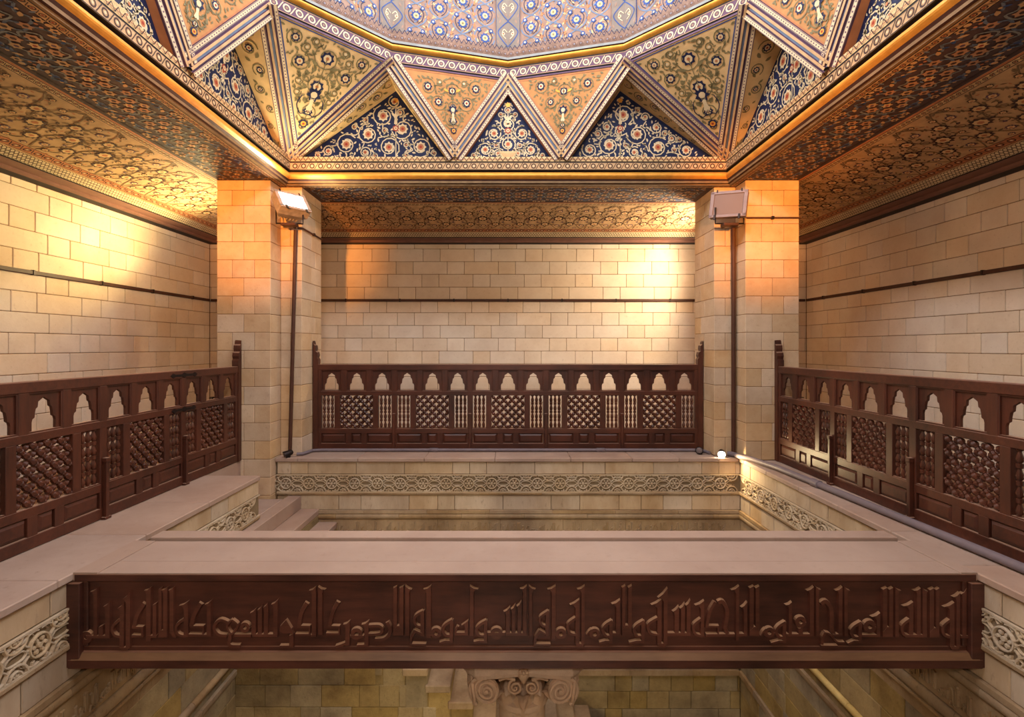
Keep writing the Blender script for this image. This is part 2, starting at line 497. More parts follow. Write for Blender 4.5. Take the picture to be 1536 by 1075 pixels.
def wall_blocks(root, horiz, face, sgn, u0, u1, single, mat='wall_stone', t=9.0, rel=(0,0)):
    """coursed ashlar: long and short blocks in turn, every second course shifted; face = plane of the faces"""
    per, lng, g = 108.0, 72.0, 0.35
    rest = MB()
    for k, (z0, z1) in enumerate(ROWS):
        sh = (per*0.48 if k % 2 else 0.0) + (3*sin(k*2.1))
        u = u0 - per + (sh % per) - per
        cuts = []
        while u < u1:
            cuts += [(u, u+lng), (u+lng, u+per)]; u += per
        for a, b in cuts:
            a, b = max(a, u0), min(b, u1)
            if b - a < 2: continue
            f0, f1 = (face, face + sgn*t) if sgn > 0 else (face + sgn*t, face)
            if horiz: bb = (a+g, b-g, f0, f1)
            else: bb = (f0, f1, a+g, b-g)
            if single((a+b)/2): block(root, bb[0]-rel[0], bb[1]-rel[0], bb[2]-rel[1], bb[3]-rel[1], z0+g, z1-g, mat)
            else: rest.box(bb[0]-rel[0], bb[1]-rel[0], bb[2]-rel[1], bb[3]-rel[1], z0+g, z1-g)
    if rest.v:
        q = obj('distant_blocks', rest, mat, root); q['kind'] = 'stuff'

YB, YF = CY + WALL, CY - WALL
def wall(name, x0, x1, y0, y1, label):
    b = MB(); b.box(x0, x1, y0, y1, FL - 40, 330)
    o = obj(name, b, 'mortar'); struct(o, label); return o
w = wall('wall_back', -WALL-20, WALL+20, YB+1.2, YB+24, 'coursed limestone wall behind the balustrade between the piers')
wall_blocks(w, True, YB, 1, -WALL, WALL, lambda u: abs(u) < 395 or abs(u) > 585)
w = wall('wall_left', -WALL-24, -WALL-1.2, YF-20, YB+20, 'pale coursed limestone side wall washed by yellow light')
wall_blocks(w, False, -WALL, -1, YF, YB, lambda u: u > 330)
w = wall('wall_right', WALL+1.2, WALL+24, YF-20, YB+20, 'pale coursed limestone side wall in dim pinkish light')
wall_blocks(w, False, WALL, 1, YF, YB, lambda u: u > 330)
w = wall('wall_front', -WALL-20, WALL+20, YF-24, YF, 'plain plastered wall opposite')

# floor of the gallery around the well, with ledge slabs
b = MB()
for x0, x1, y0, y1 in ((-WALL-10, -402, YF-10, YB+10), (410, WALL+10, YF-10, YB+10), (-402, 410, 850, YB+10), (-402, 410, YF-10, WYF-20),
                       (-402, -336, WYF-20, 670), (362, 410, WYF-20, 850), (-402, 362, 800, 850)):
    b.box(x0, x1, y0, y1, FL-40, FL-1.0)
floor = obj('floor', b, 'mortar'); struct(floor, 'dusty stone gallery floor around the well')
def slab(x0, x1, y0, y1): block(floor, x0+.2, x1-.2, y0+.2, y1-.2, FL-6, FL, 'ledge_stone', 'slab', 0.8)
ys = [WYF-20, 190, 288, 372, 463, 560, 676]
for y0, y1 in zip(ys, ys[1:]): slab(-402.5, WXL+3, y0, y1)
ys = [WYF-20, 205, 310, 398, 472, 548, 622, 700, 766]
for y0, y1 in zip(ys, ys[1:]): slab(WXR-3, 414, y0, y1)
slab(WXR-3, 356, 766, 801)
xs = [-322, -230, -128, -20, 96, 190, 262, 322]
for x0, x1 in zip(xs, xs[1:]): slab(x0, x1, WYB-3, 862)
slab(322, 353, WYB-3, 801); slab(-356, -322, WYB-3, 801)
slab(-402, 402, 862, 960)

# ================================================================== WELL
LV = [('blk', -176, -195), ('frieze', -195, -223), ('fil', -223, -227), ('blk', -227, -250), ('slabm', -250, -254.5), ('tor', -254.5, -263.5),
      ('kuf', -264, -289), ('tor', -290, -301), ('cav', -301, -316), ('blk', -316, -343), ('blk', -343, -371), ('tor', -371, -379),
      ('rec', -379, -390), ('fil', -390, -398), ('blk', -398, -420), ('blk', -420, -446), ('blk', -446, -470), ('blk', -470, -494),
      ('slabm', -494, -502), ('blk', -502, -528), ('blk', -528, -555), ('blk', -555, -582), ('blk', -582, -609), ('blk', -609, -636), ('blk', -636, -668), ('blk', -668, -700)]

def petal_mesh():
    b = MB(); fr = (V3((0,0,0)), V3((1,0,0)), V3((0,0,1)), V3((0,-1,0)))
    n = 18
    for ro, ri, h in ((8.6, 6.9, 2.2), (2.0, 0.0, 2.0)):
        pts = []
        rings = []
        for i in range(n + 1):
            a = 2*pi*i/n
            rings.append([V3((r*cos(a), -hh, r*sin(a))) for r, hh in ((ro, 0), (ro-0.3, h), (ri+0.3 if ri else 0.05, h), (ri if ri else 0.05, 0))])
        b.loft(rings, caps=False)
    for k in range(6):
        a = k*pi/3
        c, s_ = cos(a), sin(a)
        pet = [(2.4,0),(3.4,1.2),(4.9,1.5),(6.2,0.7),(6.4,0),(6.2,-0.7),(4.9,-1.5),(3.4,-1.2)]
        b.prism([(c*x-s_*y, s_*x+c*y) for x, y in pet], fr, 0, 1.7, 0, 0.45)
    return mesh_of(b, 'roundel', 'frieze_stone')
def half_mesh(up):
    b = MB(); fr = (V3((0,0,0)), V3((1,0,0)), V3((0,0,1)), V3((0,-1,0))); sg = 1 if up else -1
    for ro, w_ in ((8.4, 1.7), (4.4, 1.5)):
        b.ribbon3([(ro*cos(pi*i/12), sg*ro*sin(pi*i/12)) for i in range(13)], w_, fr, 0, 2.0, 0, 0.3)
    for k in (-1, 0, 1):
        a = pi/2 + k*0.75
        b.prism([(cos(a)*x - sin(a)*y, sg*(sin(a)*x + cos(a)*y)) for x, y in ((0.6,0),(1.6,0.9),(3.2,0.5),(3.4,0),(3.2,-0.5),(1.6,-0.9))], fr, 0, 1.6, 0, 0.3)
    return mesh_of(b, 'half_rosette', 'frieze_stone')
def vine_mesh(per):
    """interlaced ribbon and leaves that fill the frieze between two roundels"""
    b = MB(); fr = (V3((0,0,0)), V3((1,0,0)), V3((0,0,1)), V3((0,-1,0)))
    for sx in (-1, 1):
        for sz in (-1, 1):
            pts = smooth([(sx*8.2, sz*3.0), (sx*11.5, sz*6.2), (sx*9.6, sz*10.4), (sx*5.0, sz*11.8), (sx*1.0, sz*11.2)], 3)
            b.ribbon3(pts, 1.5, fr, 0, 1.9, 0, 0.3)
            pts = smooth([(sx*8.4, -sz*1.5), (sx*12.0, sz*2.6), (sx*per*0.5, sz*3.2)], 3)
            b.ribbon3(pts, 1.3, fr, 0, 1.6, 0, 0.3)
            for (x, z_, a, L) in ((sx*12.6, sz*8.8, 0.5, 2.6), (sx*5.2, sz*9.8, 2.2, 2.0), (sx*15.8, sz*5.2, 1.1, 2.0)):
                b.prism([(x+L*cos(a*sx), z_+L*sin(a*sz)), (x-0.9, z_+0.9), (x-L*cos(a*sx), z_-L*sin(a*sz)), (x+0.9, z_-0.9)], fr, 0, 1.7, 0, 0.3)
    return mesh_of(b, 'carved_vine', 'frieze_stone')
ROUND, HUP, HDN, VINE = petal_mesh(), half_mesh(True), half_mesh(False), vine_mesh(35.0)

def sect(mb, T, s0, s1, pts):
    mb.loft([[T(s0, d, z_) for d, z_ in pts], [T(s1, d, z_) for d, z_ in pts]], closed=True, caps=True)

def well_wall(name, T, TB, rz, s0, s1, label, ph=0.0, smin=None, skip=None, e0=30, e1=30):
    """T(s,d,z) -> point; s runs along the wall, d towards the well's middle"""
    b = MB(); b.loft([[T(s0-e0, -3.0, FL-6), T(s0-e0, -30, FL-6), T(s0-e0, -30, -705), T(s0-e0, -3.0, -705)],
                      [T(s1+e1, -3.0, FL-6), T(s1+e1, -30, FL-6), T(s1+e1, -30, -705), T(s1+e1, -3.0, -705)]])
    root = obj(name, b, 'mortar_dark'); struct(root, label)
    def seg(L, off):
        u = s0 - off; r = []
        while u < s1:
            r.append((max(u, s0), min(u+L, s1))); u += L
        return [q for q in r if q[1]-q[0] > 3]
    rng = random.Random(7)
    for i, (k, z1, z0) in enumerate(LV):
        if k == 'blk':
            u = s0 - rng.uniform(0, 40)
            while u < s1:
                L = rng.choice((26, 34, 44, 60, 74)); a, c = max(u, s0), min(u+L, s1); u += L
                if c - a < 3 or (skip and skip(a, z0)): continue
                pr = rng.uniform(-0.3, 0.4)
                p, q = T(a+.25, -10, z0+.25), T(c-.25, pr, z1-.25)
                block(root, min(p.x,q.x), max(p.x,q.x), min(p.y,q.y), max(p.y,q.y), z0+.25, z1-.25,
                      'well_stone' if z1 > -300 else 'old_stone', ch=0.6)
        elif k == 'frieze':
            g = MB(); sect(g, T, s0, s1, [(0.2, z0), (0.2, z1), (-5, z1), (-5, z0)])
            obj('frieze_ground', g, 'frieze_ground', root)
            g = MB(); sect(g, T, s0, s1, [(2.2, z1), (2.2, z1-1.6), (0, z1-1.6), (0, z1)]); sect(g, T, s0, s1, [(2.2, z0+1.6), (2.2, z0), (0, z0), (0, z0+1.6)])
            obj('frieze_border', g, 'frieze_stone', root)
            zc = (z0+z1)/2; s_ = s0 + ph
            while s_ < s1:
                if smin is None or s_ > smin:
                    if s_ > s0+9 and s_ < s1-9:
                        put('roundel', ROUND, root, T(s_, 0.2, zc), rz); q = put('carved_vine', VINE, root, T(s_, 0.2, zc), rz)
                    if s_+17.5 < s1-8 and s_+17.5 > s0+8:
                        put('half_rosette', HUP, root, T(s_+17.5, 0.2, z0+1.2), rz); put('half_rosette', HDN, root, T(s_+17.5, 0.2, z1-1.2), rz)
                s_ += 35.0
        else:
            for a, c in seg(96.0, (i*37) % 90):
                if skip and skip(a, z0): continue
                g = MB(); h = z1 - z0; a += .2; c -= .2
                if k == 'fil': P = [(-4, z0), (1.2, z0), (2.6, z0+h*.4), (2.6, z1), (-4, z1)]
                elif k == 'slabm': P = [(-4, z0), (3.5, z0), (3.5, z1), (-4, z1)]
                elif k == 'tor': P = [(-4, z0)] + [(0.5 + 3.4*sin(pi*j/8), z0 + h*(1-cos(pi*j/8))/2) for j in range(9)] + [(-4, z1)]
                elif k == 'cav': P = [(-4, z0), (0, z0), (0.4, z0+h*.35), (1.6, z0+h*.65), (3.8, z0+h*.85), (3.8, z1), (-4, z1)]
                elif k == 'rec': P = [(-6, z0), (-1.5, z0), (-1.5, z1), (-6, z1)]
                elif k == 'kuf': P = [(-6, z0), (0.8, z0), (0.8, z1), (-6, z1)]
                sect(g, T, a, c, P)
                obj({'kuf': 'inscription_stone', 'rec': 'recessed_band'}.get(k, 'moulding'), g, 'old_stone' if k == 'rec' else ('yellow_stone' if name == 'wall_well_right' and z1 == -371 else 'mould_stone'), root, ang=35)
    return root

TBk = lambda s, d, z_: V3((s, WYB - d, z_))
TL = lambda s, d, z_: V3((WXL + d, s, z_))
TR = lambda s, d, z_: V3((WXR - d, s, z_))
well_back = well_wall('wall_well_back', TBk, None, 0.0, -354.0, WXR, 'carved limestone well wall under the back balustrade', 14.0, None, lambda a, z_: a < (-(z_)-300)*0.9-330, 1, 30)
well_left = well_wall('wall_well_left', TL, None, pi/2, WYF, 676.0, 'carved limestone well wall under the wide ledge', 14.0, 260, None, 30, 0)
well_right = well_wall('wall_well_right', TR, None, -pi/2, WYF, WYB, 'carved limestone well wall lit by the small ledge lamp', 21.0, 260)
b = MB(); b.box(WXL-30, WXR+30, WYF-30, WYF, -705, FL-6); struct(obj('wall_well_front', b, 'well_stone'), 'near wall of the well below the ledge')
b = MB(); b.box(WXL-90, WXR+30, WYF-30, WYB+30, -720, -700); struct(obj('floor_well', b, 'old_stone'), 'dark floor at the bottom of the well')

# ================================================================== PIERS
def pier(sx, label):
    t = thing('stone_pier', label, 'pillar', (sx*(PI0+PI1)/2, PY0, FL if sx > 0 else -262), 0, 'square stone piers with a notched corner')
    ox, oy, oz = sx*(PI0+PI1)/2, PY0, (FL if sx > 0 else -262)
    def bx(xa, xb, y0, y1, z0, z1, mb=None):
        p, q = sorted((sx*xa, sx*xb))
        if mb is None: block(t, p-ox+.25, q-ox-.25, y0-oy+.25, y1-oy-.25, z0-oz+.25, z1-oz-.25, 'pier_stone', ch=0.6)
        else: mb.box(p-ox, q-ox, y0-oy, y1-oy, z0-oz, z1-oz)
    bot = FL if sx > 0 else -262
    core = MB()
    bx(PI0+NOT+1, PI1-1, PY0+1, PY1-1, bot, ZC, core); bx(PI0+1, PI0+NOT+4, PY0+NOT+1, PY1-1, bot, ZC, core)
    obj('core', core, 'mortar', t)
    zs = [252.0, 235.0]; z_ = 212.0
    while z_ > bot + 6: zs.append(z_); z_ -= 27.2
    zs.append(bot)
    N0, N1 = PI0+NOT, PY0+NOT
    for k in range(len(zs)-1):
        z1, z0 = min(zs[k], ZC), zs[k+1]
        if k % 2:
            for a, c in ((N0, N0+24.5), (N0+24.5, N0+58), (N0+58, PI1)): bx(a, c, PY0, PY0+52, z0, z1)
            bx(N0, N0+40, PY0+52, PY1, z0, z1); bx(N0+40, PI1, PY0+52, PY1, z0, z1)
            bx(PI0, PI0+18, N1, N1+40, z0, z1); bx(PI0+18, N0, N1, N1+40, z0, z1); bx(PI0, N0, N1+40, PY1, z0, z1)
        else:
            for a, c in ((N0, N0+40.5), (N0+40.5, PI1)): bx(a, c, PY0, PY0+68, z0, z1)
            bx(N0, N0+26, PY0+68, PY1, z0, z1); bx(N0+26, PI1, PY0+68, PY1, z0, z1)
            bx(PI0, N0, N1, N1+56, z0, z1); bx(PI0, N0, N1+56, PY1, z0, z1)
    return t
pier(-1, 'notched limestone pier carrying the lit floodlight, foot below the ledge')
pier(1, 'notched limestone pier carrying the unlit grey floodlight')

# ================================================================== CEILING
ceil = put('ceiling', None, None, (0, CY, 0)); struct(ceil, 'painted wooden ceiling with a square opening and a polygonal drum')
Q4 = [k*pi/2 for k in range(4)]
def copies(name, mb, mats, rots, ang=None, parent=None):
    me = mesh_of(mb, name, mats, ang, True)
    return [put(name, me, parent or ceil, (0,0,0), a) for a in rots]

def mitred(prof, mats_idx, half=None):
    """profile [(r,z)] swept along the back side between the diagonals"""
    b = MB()
    for i in range(len(prof)-1):
        (r0, z0), (r1, z1) = prof[i], prof[i+1]
        b.quad((-r0, r0, z0), (r0, r0, z0), (r1, r1, z1), (-r1, r1, z1), mats_idx[i])
    return b
# wooden carcase above everything, keeps daylight out
b = mitred([(A+14, 300), (A+14, 330), (WALL+30, 330)], [0, 0]); copies('ceiling_deck', b, ['p_umber'], Q4)
# beam soffit, sloping cove, bead strip and cornice
copies('beam_soffit', mitred([(346, ZC), (BND, ZC)], [0]), ['p_aubergine'], Q4)
Z2 = 229.0
copies('cove_panel', mitred([(BND, ZC), (573, Z2)], [0]), ['p_tan'], Q4)
copies('bead_strip', mitred([(573, Z2), (585, Z2-7)], [0]), ['p_cream'], Q4)
cor = mitred([(585, Z2-7), (585, Z2-8.6), (606, Z2-9), (606, Z2-12), (612, Z2-13), (628.5, Z2-13), (628.5, 216), (WALL+2, 216)], [0, 1, 1, 1, 0, 1, 1])
copies('cornice', cor, ['p_line', 'p_cornice'], Q4)
# square frame of the opening
fp = [(346, ZC), (343, ZC), (343, ZC+2.5), (340, ZC+3), (340, ZC+6)]
fm = [0, 0, 1, 0]
tor = [(335.5 + 4.5*cos(pi*j/6 - pi/2)*-1 if False else 338 - 4.6*sin(pi*j/7), 258.5 + 10.5*j/7) for j in range(8)]
fp += tor; fm += [1] + [2]*7
fp += [(338, 271), (A, 271), (A, 283), (A+2, 283.2), (A+2, 284.4), (A+1, 284.6), (A+1, 291.5), (A+14, 291.5), (A+14, 300)]
fm += [3, 3, 4, 3, 3, 3, 5, 0, 0]
copies('opening_frame', mitred(fp, fm[:len(fp)-1]), ['p_bronze', 'p_brown', 'p_gold', 'p_line', 'p_tan', 'p_sand'], Q4, 40)
BX, BY, BZ = V3((1,0,0)), V3((0,1,0)), V3((0,0,1))
P = Paint(); P.rect(-A, A, 0, 0.8, 'p_line'); P.rect(-A, A, 10.6, 11.6, 'p_line')
P.guilloche(-A+1, A-1, 5.8, 10.0, 'p_brown', 'p_cream', 1)
P.zigzag(-A, A, 13.6, 19.6, 8.0, 0.9, 'p_brown', 1); P.line([(-A, 16.2), (A, 16.2)], 0.5, 'p_red', 1)
paint_part(P, (V3((0, A-0.1, 271.2)), BX, BZ, -BY), ceil, 'painted_frame_band', Q4)

# soffit ornament -------------------------------------------------
def soffit_beam():
    P = Paint(lambda x, y: abs(x) <= 316 and 0.5 <= y <= 89.5)
    full = Paint(lambda x, y: abs(x) <= 352)
    for y0, y1, m in ((0, 1, 'p_line'), (8.4, 9.4, 'p_line'), (83.0, 84.0, 'p_line'), (84, 90, 'p_sand'), (1, 8.4, 'p_tan')):
        (P if y0 > 20 else full).rect(-316 if y0 > 20 else -346, 316 if y0 > 20 else 346, y0, y1, m, 1)
    full.guilloche(-345, 345, 4.7, 6.6, 'p_brown', 'p_red', 2)
    P.rect(-316, 316, 84.6, 85.4, 'p_brown', 2)
    per = 52.7; n = 12; yc = 46.0; rng = random.Random(12)
    extra = [(rng.uniform(1, 26), rng.uniform(-36, 36), rng.uniform(0, 6.28), rng.uniform(4, 7)) for _ in range(16)]
    for i in range(n):
        cx = -316 + (i+0.5)*per
        for sx in (-1, 1):
            for sy in (-1, 1):
                P.line(smooth([(cx, yc+sy*33), (cx+sx*9, yc+sy*25), (cx+sx*17, yc+sy*30), (cx+sx*25, yc+sy*20), (cx+sx*20, yc+sy*9), (cx+sx*26, yc)], 3), 2.2, 'p_slate', 2)
                P.line(smooth([(cx, yc+sy*20), (cx+sx*8, yc+sy*14), (cx+sx*15, yc+sy*17), (cx+sx*19, yc+sy*4), (cx+sx*11, yc)], 3), 1.8, 'p_silver', 3)
                P.star(cx+sx*10.5, yc+sy*8, 6.4, 4.4, 6, 'p_clay', 4); P.disc(cx+sx*10.5, yc+sy*8, 2.3, 'p_brown', 5, 6)
                P.leaf(cx+sx*15, yc+sy*23, atan2(sy, -sx), 8, 4.5, 'p_tan', 3)
                P.leaf(cx+sx*22, yc+sy*12, atan2(sy, sx)*0.8, 6, 3.6, 'p_slate', 3)
                P.star(cx+sx*19, yc+sy*33.5, 4.6, 3.0, 6, 'p_tan', 4); P.disc(cx+sx*19, yc+sy*33.5, 1.6, 'p_navy', 5, 6)
                P.disc(cx+sx*6, yc+sy*29, 1.6, 'p_tan', 3, 6); P.disc(cx+sx*24, yc+sy*27, 1.5, 'p_copper', 3, 6)
                P.leaf(cx+sx*2, yc+sy*24, atan2(sy*1.5, sx), 6, 3.4, 'p_blue', 3)
        for dx, dy, a, L in extra:
            P.leaf(cx+dx, yc+dy, a, L, L*0.4, 'p_slate', 2); P.leaf(cx-dx, yc+dy, pi-a, L, L*0.4, 'p_slate', 2)
        P.star(cx, yc+0.0, 5.4, 3.2, 6, 'p_sand', 4); P.disc(cx, yc, 1.8, 'p_red', 5, 6)
        for sy in (-1, 1):
            P.star(cx, yc+sy*15.5, 5.4, 3.6, 6, 'p_tan', 4); P.disc(cx, yc+sy*15.5, 2.0, 'p_plum', 5, 6)
            P.star(cx+per/2, yc+sy*17, 5.6, 3.6, 6, 'p_clay', 4); P.disc(cx+per/2, yc+sy*17, 2.0, 'p_brown', 5, 6)
        P.star(cx+per/2, yc, 6.0, 4.0, 6, 'p_tan', 4); P.disc(cx+per/2, yc, 2.3, 'p_brown', 5, 6)
        P.disc(cx+per/2, yc+36, 2.6, 'p_tan', 3, 8); P.disc(cx+per/2, yc-35, 2.6, 'p_tan', 3, 8)
    P.p += full.p
    return P
P = soffit_beam()
paint_part(P, (V3((0, 346, ZC)), BX, BY, -BZ), ceil, 'painted_soffit', Q4)

def soffit_cove():
    W2 = sqrt((573-BND)**2 + (ZC-Z2)**2)
    ins = lambda x, y: 0 <= y <= W2 and abs(x) <= BND + y*(573-BND)/W2
    P = Paint(ins)
    H = 436.0
    for y0, y1, m in ((0.3, 3.0, 'p_copper'), (3.0, 4.0, 'p_brown'), (4, 10, 'p_sand'), (10, 11, 'p_brown')): P.rect(-H, H, y0, y1, m, 1)
    P.guilloche(-H, H, 7, 5.4, 'p_brown', 'p_red', 2)
    yb = W2 - 18
    E = 545.0
    P2 = Paint()
    for y0, y1, m in ((yb, yb+1, 'p_brown'), (yb+13.4, yb+14.4, 'p_brown'), (yb+1, yb+13.4, 'p_copper')): P2.rect(-E, E, y0, y1, m, 1)
    P2.guilloche(-E, E, yb+7.2, 10.4, 'p_brown', 'p_cream', 2)
    per = 47.2; n = 23; y0 = 12.0; h = yb - 12.0; rng = random.Random(3)
    cells = [(rng.uniform(-per/2, per/2), rng.uniform(0.03, 0.97), rng.uniform(0, 6.28), rng.uniform(5, 9)) for _ in range(46)]
    for i in range(n):
        cx = -543 + (i+0.5)*per
        def sun(x, y, r, m='p_brown'):
            P.star(x, y, r, r*0.72, 10, m, 4); P.star(x, y, r*0.64, r*0.52, 8, 'p_sand', 5); P.disc(x, y, r*0.3, 'p_copper', 6, 6)
        sun(cx, y0+h*0.52, 11.5); sun(cx+per/2, y0+h*0.30, 9.0); sun(cx+per/2, y0+h*0.76, 9.6)
        sun(cx-per*0.27, y0+h*0.14, 4.6, 'p_brown'); sun(cx+per*0.26, y0+h*0.92, 4.8, 'p_brown'); sun(cx-per*0.26, y0+h*0.94, 3.8, 'p_plum')
        sun(cx, y0+h*0.22, 5.8, 'p_plum'); sun(cx, y0+h*0.82, 5.6, 'p_plum'); sun(cx+per*0.3, y0+h*0.07, 3.8, 'p_brown'); sun(cx+per/2, y0+h*0.53, 4.0, 'p_brown')
        for dx, fy, a, L in cells: P.leaf(cx+dx, y0+h*fy, a, L, L*0.42, 'p_bronze', 2)
        for dx, fy, a, L in cells[:16]: P.leaf(cx+dx+4, y0+h*fy+5, a+1, L*0.7, L*0.32, 'p_copper', 1)
        for sx in (-1, 1):
            P.line(smooth([(cx, y0+1), (cx+sx*11, y0+h*0.14), (cx+sx*18, y0+h*0.34), (cx+sx*11, y0+h*0.5), (cx+sx*17, y0+h*0.66), (cx+sx*9, y0+h*0.84), (cx, y0+h-1)], 4), 1.5, 'p_bronze', 3)
            P.spiral(cx+sx*per*0.27, y0+h*0.43, 6, sx, 1.1, 1.2, 'p_bronze', 3, sx); P.spiral(cx+sx*per*0.25, y0+h*0.64, 6, sx+2, 1.1, 1.2, 'p_bronze', 3, -sx)
            P.star(cx+sx*per*0.27, y0+h*0.53, 3.4, 1.6, 4, 'p_brown', 4); P.star(cx+sx*8, y0+h*0.36, 3.0, 1.4, 4, 'p_brown', 4); P.star(cx+sx*9, y0+h*0.68, 3.0, 1.4, 4, 'p_plum', 4)
    P.p += [q for q in P2.p if all(ins(x*0.985, y) for x, y in q[0]) or True]
    return P
P = soffit_cove()
W2 = sqrt((573-BND)**2 + (ZC-Z2)**2); cv = V3((0, (573-BND)/W2, -(ZC-Z2)/W2)); cn = V3((0, -(ZC-Z2)/W2, -(573-BND)/W2))
paint_part(P, (V3((0, BND, ZC)), BX, cv, cn), ceil, 'painted_cove', Q4)
P = Paint()
hx = 5.0
for i in range(int(2*574/hx)):
    for r in range(3):
        P.ring(-574 + (i+0.5*(r%2)+0.5)*hx, 2.4 + r*4.3, 2.9, 2.15, 'p_brown', 1, 6)
bu = V3((0, 12, -7)).normalized()
paint_part(P, (V3((0, 573, Z2)), BX, bu, V3((0, bu.z, -bu.y))), ceil, 'painted_beads', Q4)

# drum: twelve-sided ring, panels, pilasters, windows ---------------
R12 = 338.0; ZR = 409.0
K12 = [k*pi/6 for k in range(12)]
V = lambda k, r=R12, z_=ZR: V3((r*sin(k*pi/6), r*cos(k*pi/6), z_))
def ring_strip(prof, mi):
    """one of twelve sides between corner 0 and corner 1"""
    b = MB()
    for i in range(len(prof)-1):
        (r0, z0), (r1, z1) = prof[i], prof[i+1]
        b.quad(V(0, r0, z0), V(1, r0, z0), V(1, r1, z1), V(0, r1, z1), mi[i])
    return b
rp = [(R12+30, ZR), (R12-1, ZR), (R12-1, ZR+2), (R12, ZR+2.2), (R12, ZR+4), (R12-1, ZR+4.2), (R12-1, ZR+19), (R12+1, ZR+19.2), (R12+1, ZR+22)]
rm = [0, 1, 0, 0, 0, 2, 0, 0]
rp += [(R12+1 - 5.5*sin(pi*j/7), ZR+22.5 + 9*j/7) for j in range(8)]; rm += [0] + [3]*7
rp += [(R12-2, ZR+32), (R12-2, ZR+35.5), (R12+1, ZR+36), (R12+1, ZR+46), (R12+2, ZR+46.4), (R12+2, ZR+53), (R12+6, ZR+53)]
rm += [0, 4, 0, 5, 0, 5, 0]
copies('ring_moulding', ring_strip(rp, rm), ['p_line', 'p_plum', 'p_plum', 'p_gold', 'p_silver', 'p_rose'], K12, 40)
su = (V(1) - V(0)).normalized(); sn = -V3((sin(pi/12), cos(pi/12), 0)); SL = (V(1) - V(0)).length
P = Paint(); P.rect(0, SL, 0.3, 1.0, 'p_tan', 1); P.guilloche(0, SL, 7.5, 12.5, 'p_cream', 'p_rose', 1); P.rect(0, SL, 14.2, 14.8, 'p_tan', 1)
P.guilloche(0, SL, 36.9, 7.4, 'p_umber', 'p_slate', 1); P.zigzag(0, SL, 42.6, 48.8, 7.2, 0.9, 'p_navy', 1)
o_ = V(0, R12-1, ZR+4.2) + sn*0.0
paint_part(Paint.__new__(Paint) if False else P, (V3((o_.x, o_.y, ZR+4.2)) + sn*0.25, su, BZ, sn), ceil, 'painted_ring_band', K12)
ZD0, ZD1, ZW = ZR+52, 610.0, 700.0
RD = R12 + 4
copies('drum_panel', ring_strip([(RD, ZD0), (RD, ZD1)], [0]), ['p_rose'], K12)
b = MB()
for f0, f1, z0, z1 in ((0, 0.24, ZD1, ZW), (0.76, 1, ZD1, ZW), (0.24, 0.76, ZW-14, ZW)):
    p, q = V(0, RD, 0), V(1, RD, 0)
    a, c = p.lerp(q, f0), p.lerp(q, f1)
    b.quad((a.x, a.y, z0), (c.x, c.y, z0), (c.x, c.y, z1), (a.x, a.y, z1))
copies('drum_upper_wall', b, ['p_rose'], K12)
b = MB(); p, q = V(0, RD, 0), V(1, RD, 0); a, c = p.lerp(q, 0.24), p.lerp(q, 0.76)
b.quad((a.x, a.y, ZD1), (a.x, a.y, ZW-14), (c.x, c.y, ZW-14), (c.x, c.y, ZD1))
me = mesh_of(b, 'drum_window', ['window_daylight'], None, False)
for a in K12: put('drum_window_pane', me, ceil, (0,0,0), a)
copies('dome_side', ring_strip([(RD, ZW), (RD*0.55, ZW+150), (2, ZW+220)], [0, 0]), ['p_rose'], K12)
RI = RD*cos(pi/12)   # apothem of a drum side
P = Paint(lambda x, y: abs(x) < SL/2 - 19 and 0 < y < 145)
rng = random.Random(8)
for _ in range(330):
    L = rng.uniform(4, 8); P.leaf(rng.uniform(-70, 70), rng.uniform(2, 143), rng.uniform(0, 6.28), L, L*0.45, rng.choice(('p_tan', 'p_slate', 'p_umber', 'p_sand')), 1)
for c in (-52.0, -17.5, 17.5, 52.0):
    for r in range(5):
        y = 10 + r*34 - (17 if c in (-52.0, 17.5) else 0)
        for sx in (-1, 1):
            P.line(smooth([(c, y-15), (c+sx*12, y-7), (c+sx*16, y+6), (c+sx*9, y+15), (c+sx*1.5, y+19)], 4), 1.9, 'p_slate', 2)
            P.line(smooth([(c+sx*3, y-10), (c+sx*9, y-4), (c+sx*11, y+6), (c+sx*5, y+12)], 3), 1.0, 'p_navy', 2)
            P.disc(c+sx*9.5, y+13, 3.4, 'p_blue', 3, 8); P.disc(c+sx*9.5, y+13, 1.6, 'p_cream', 4, 6)
        P.star(c, y+1, 8.4, 5.8, 10, 'p_blue', 3); P.disc(c, y+1, 4.2, 'p_sand', 4, 10); P.disc(c, y+1, 1.8, 'p_olive', 5, 6)
        P.star(c+17, y+1, 3.6, 2.2, 6, 'p_copper', 2); P.star(c-17, y+1, 3.6, 2.2, 6, 'p_copper', 2)
dv = V3((sin(pi/12), cos(pi/12), 0))
paint_part(P, (dv*(RI-0.1) + V3((0,0,ZD0)), su, BZ, -dv), ceil, 'painted_drum_panel', K12)
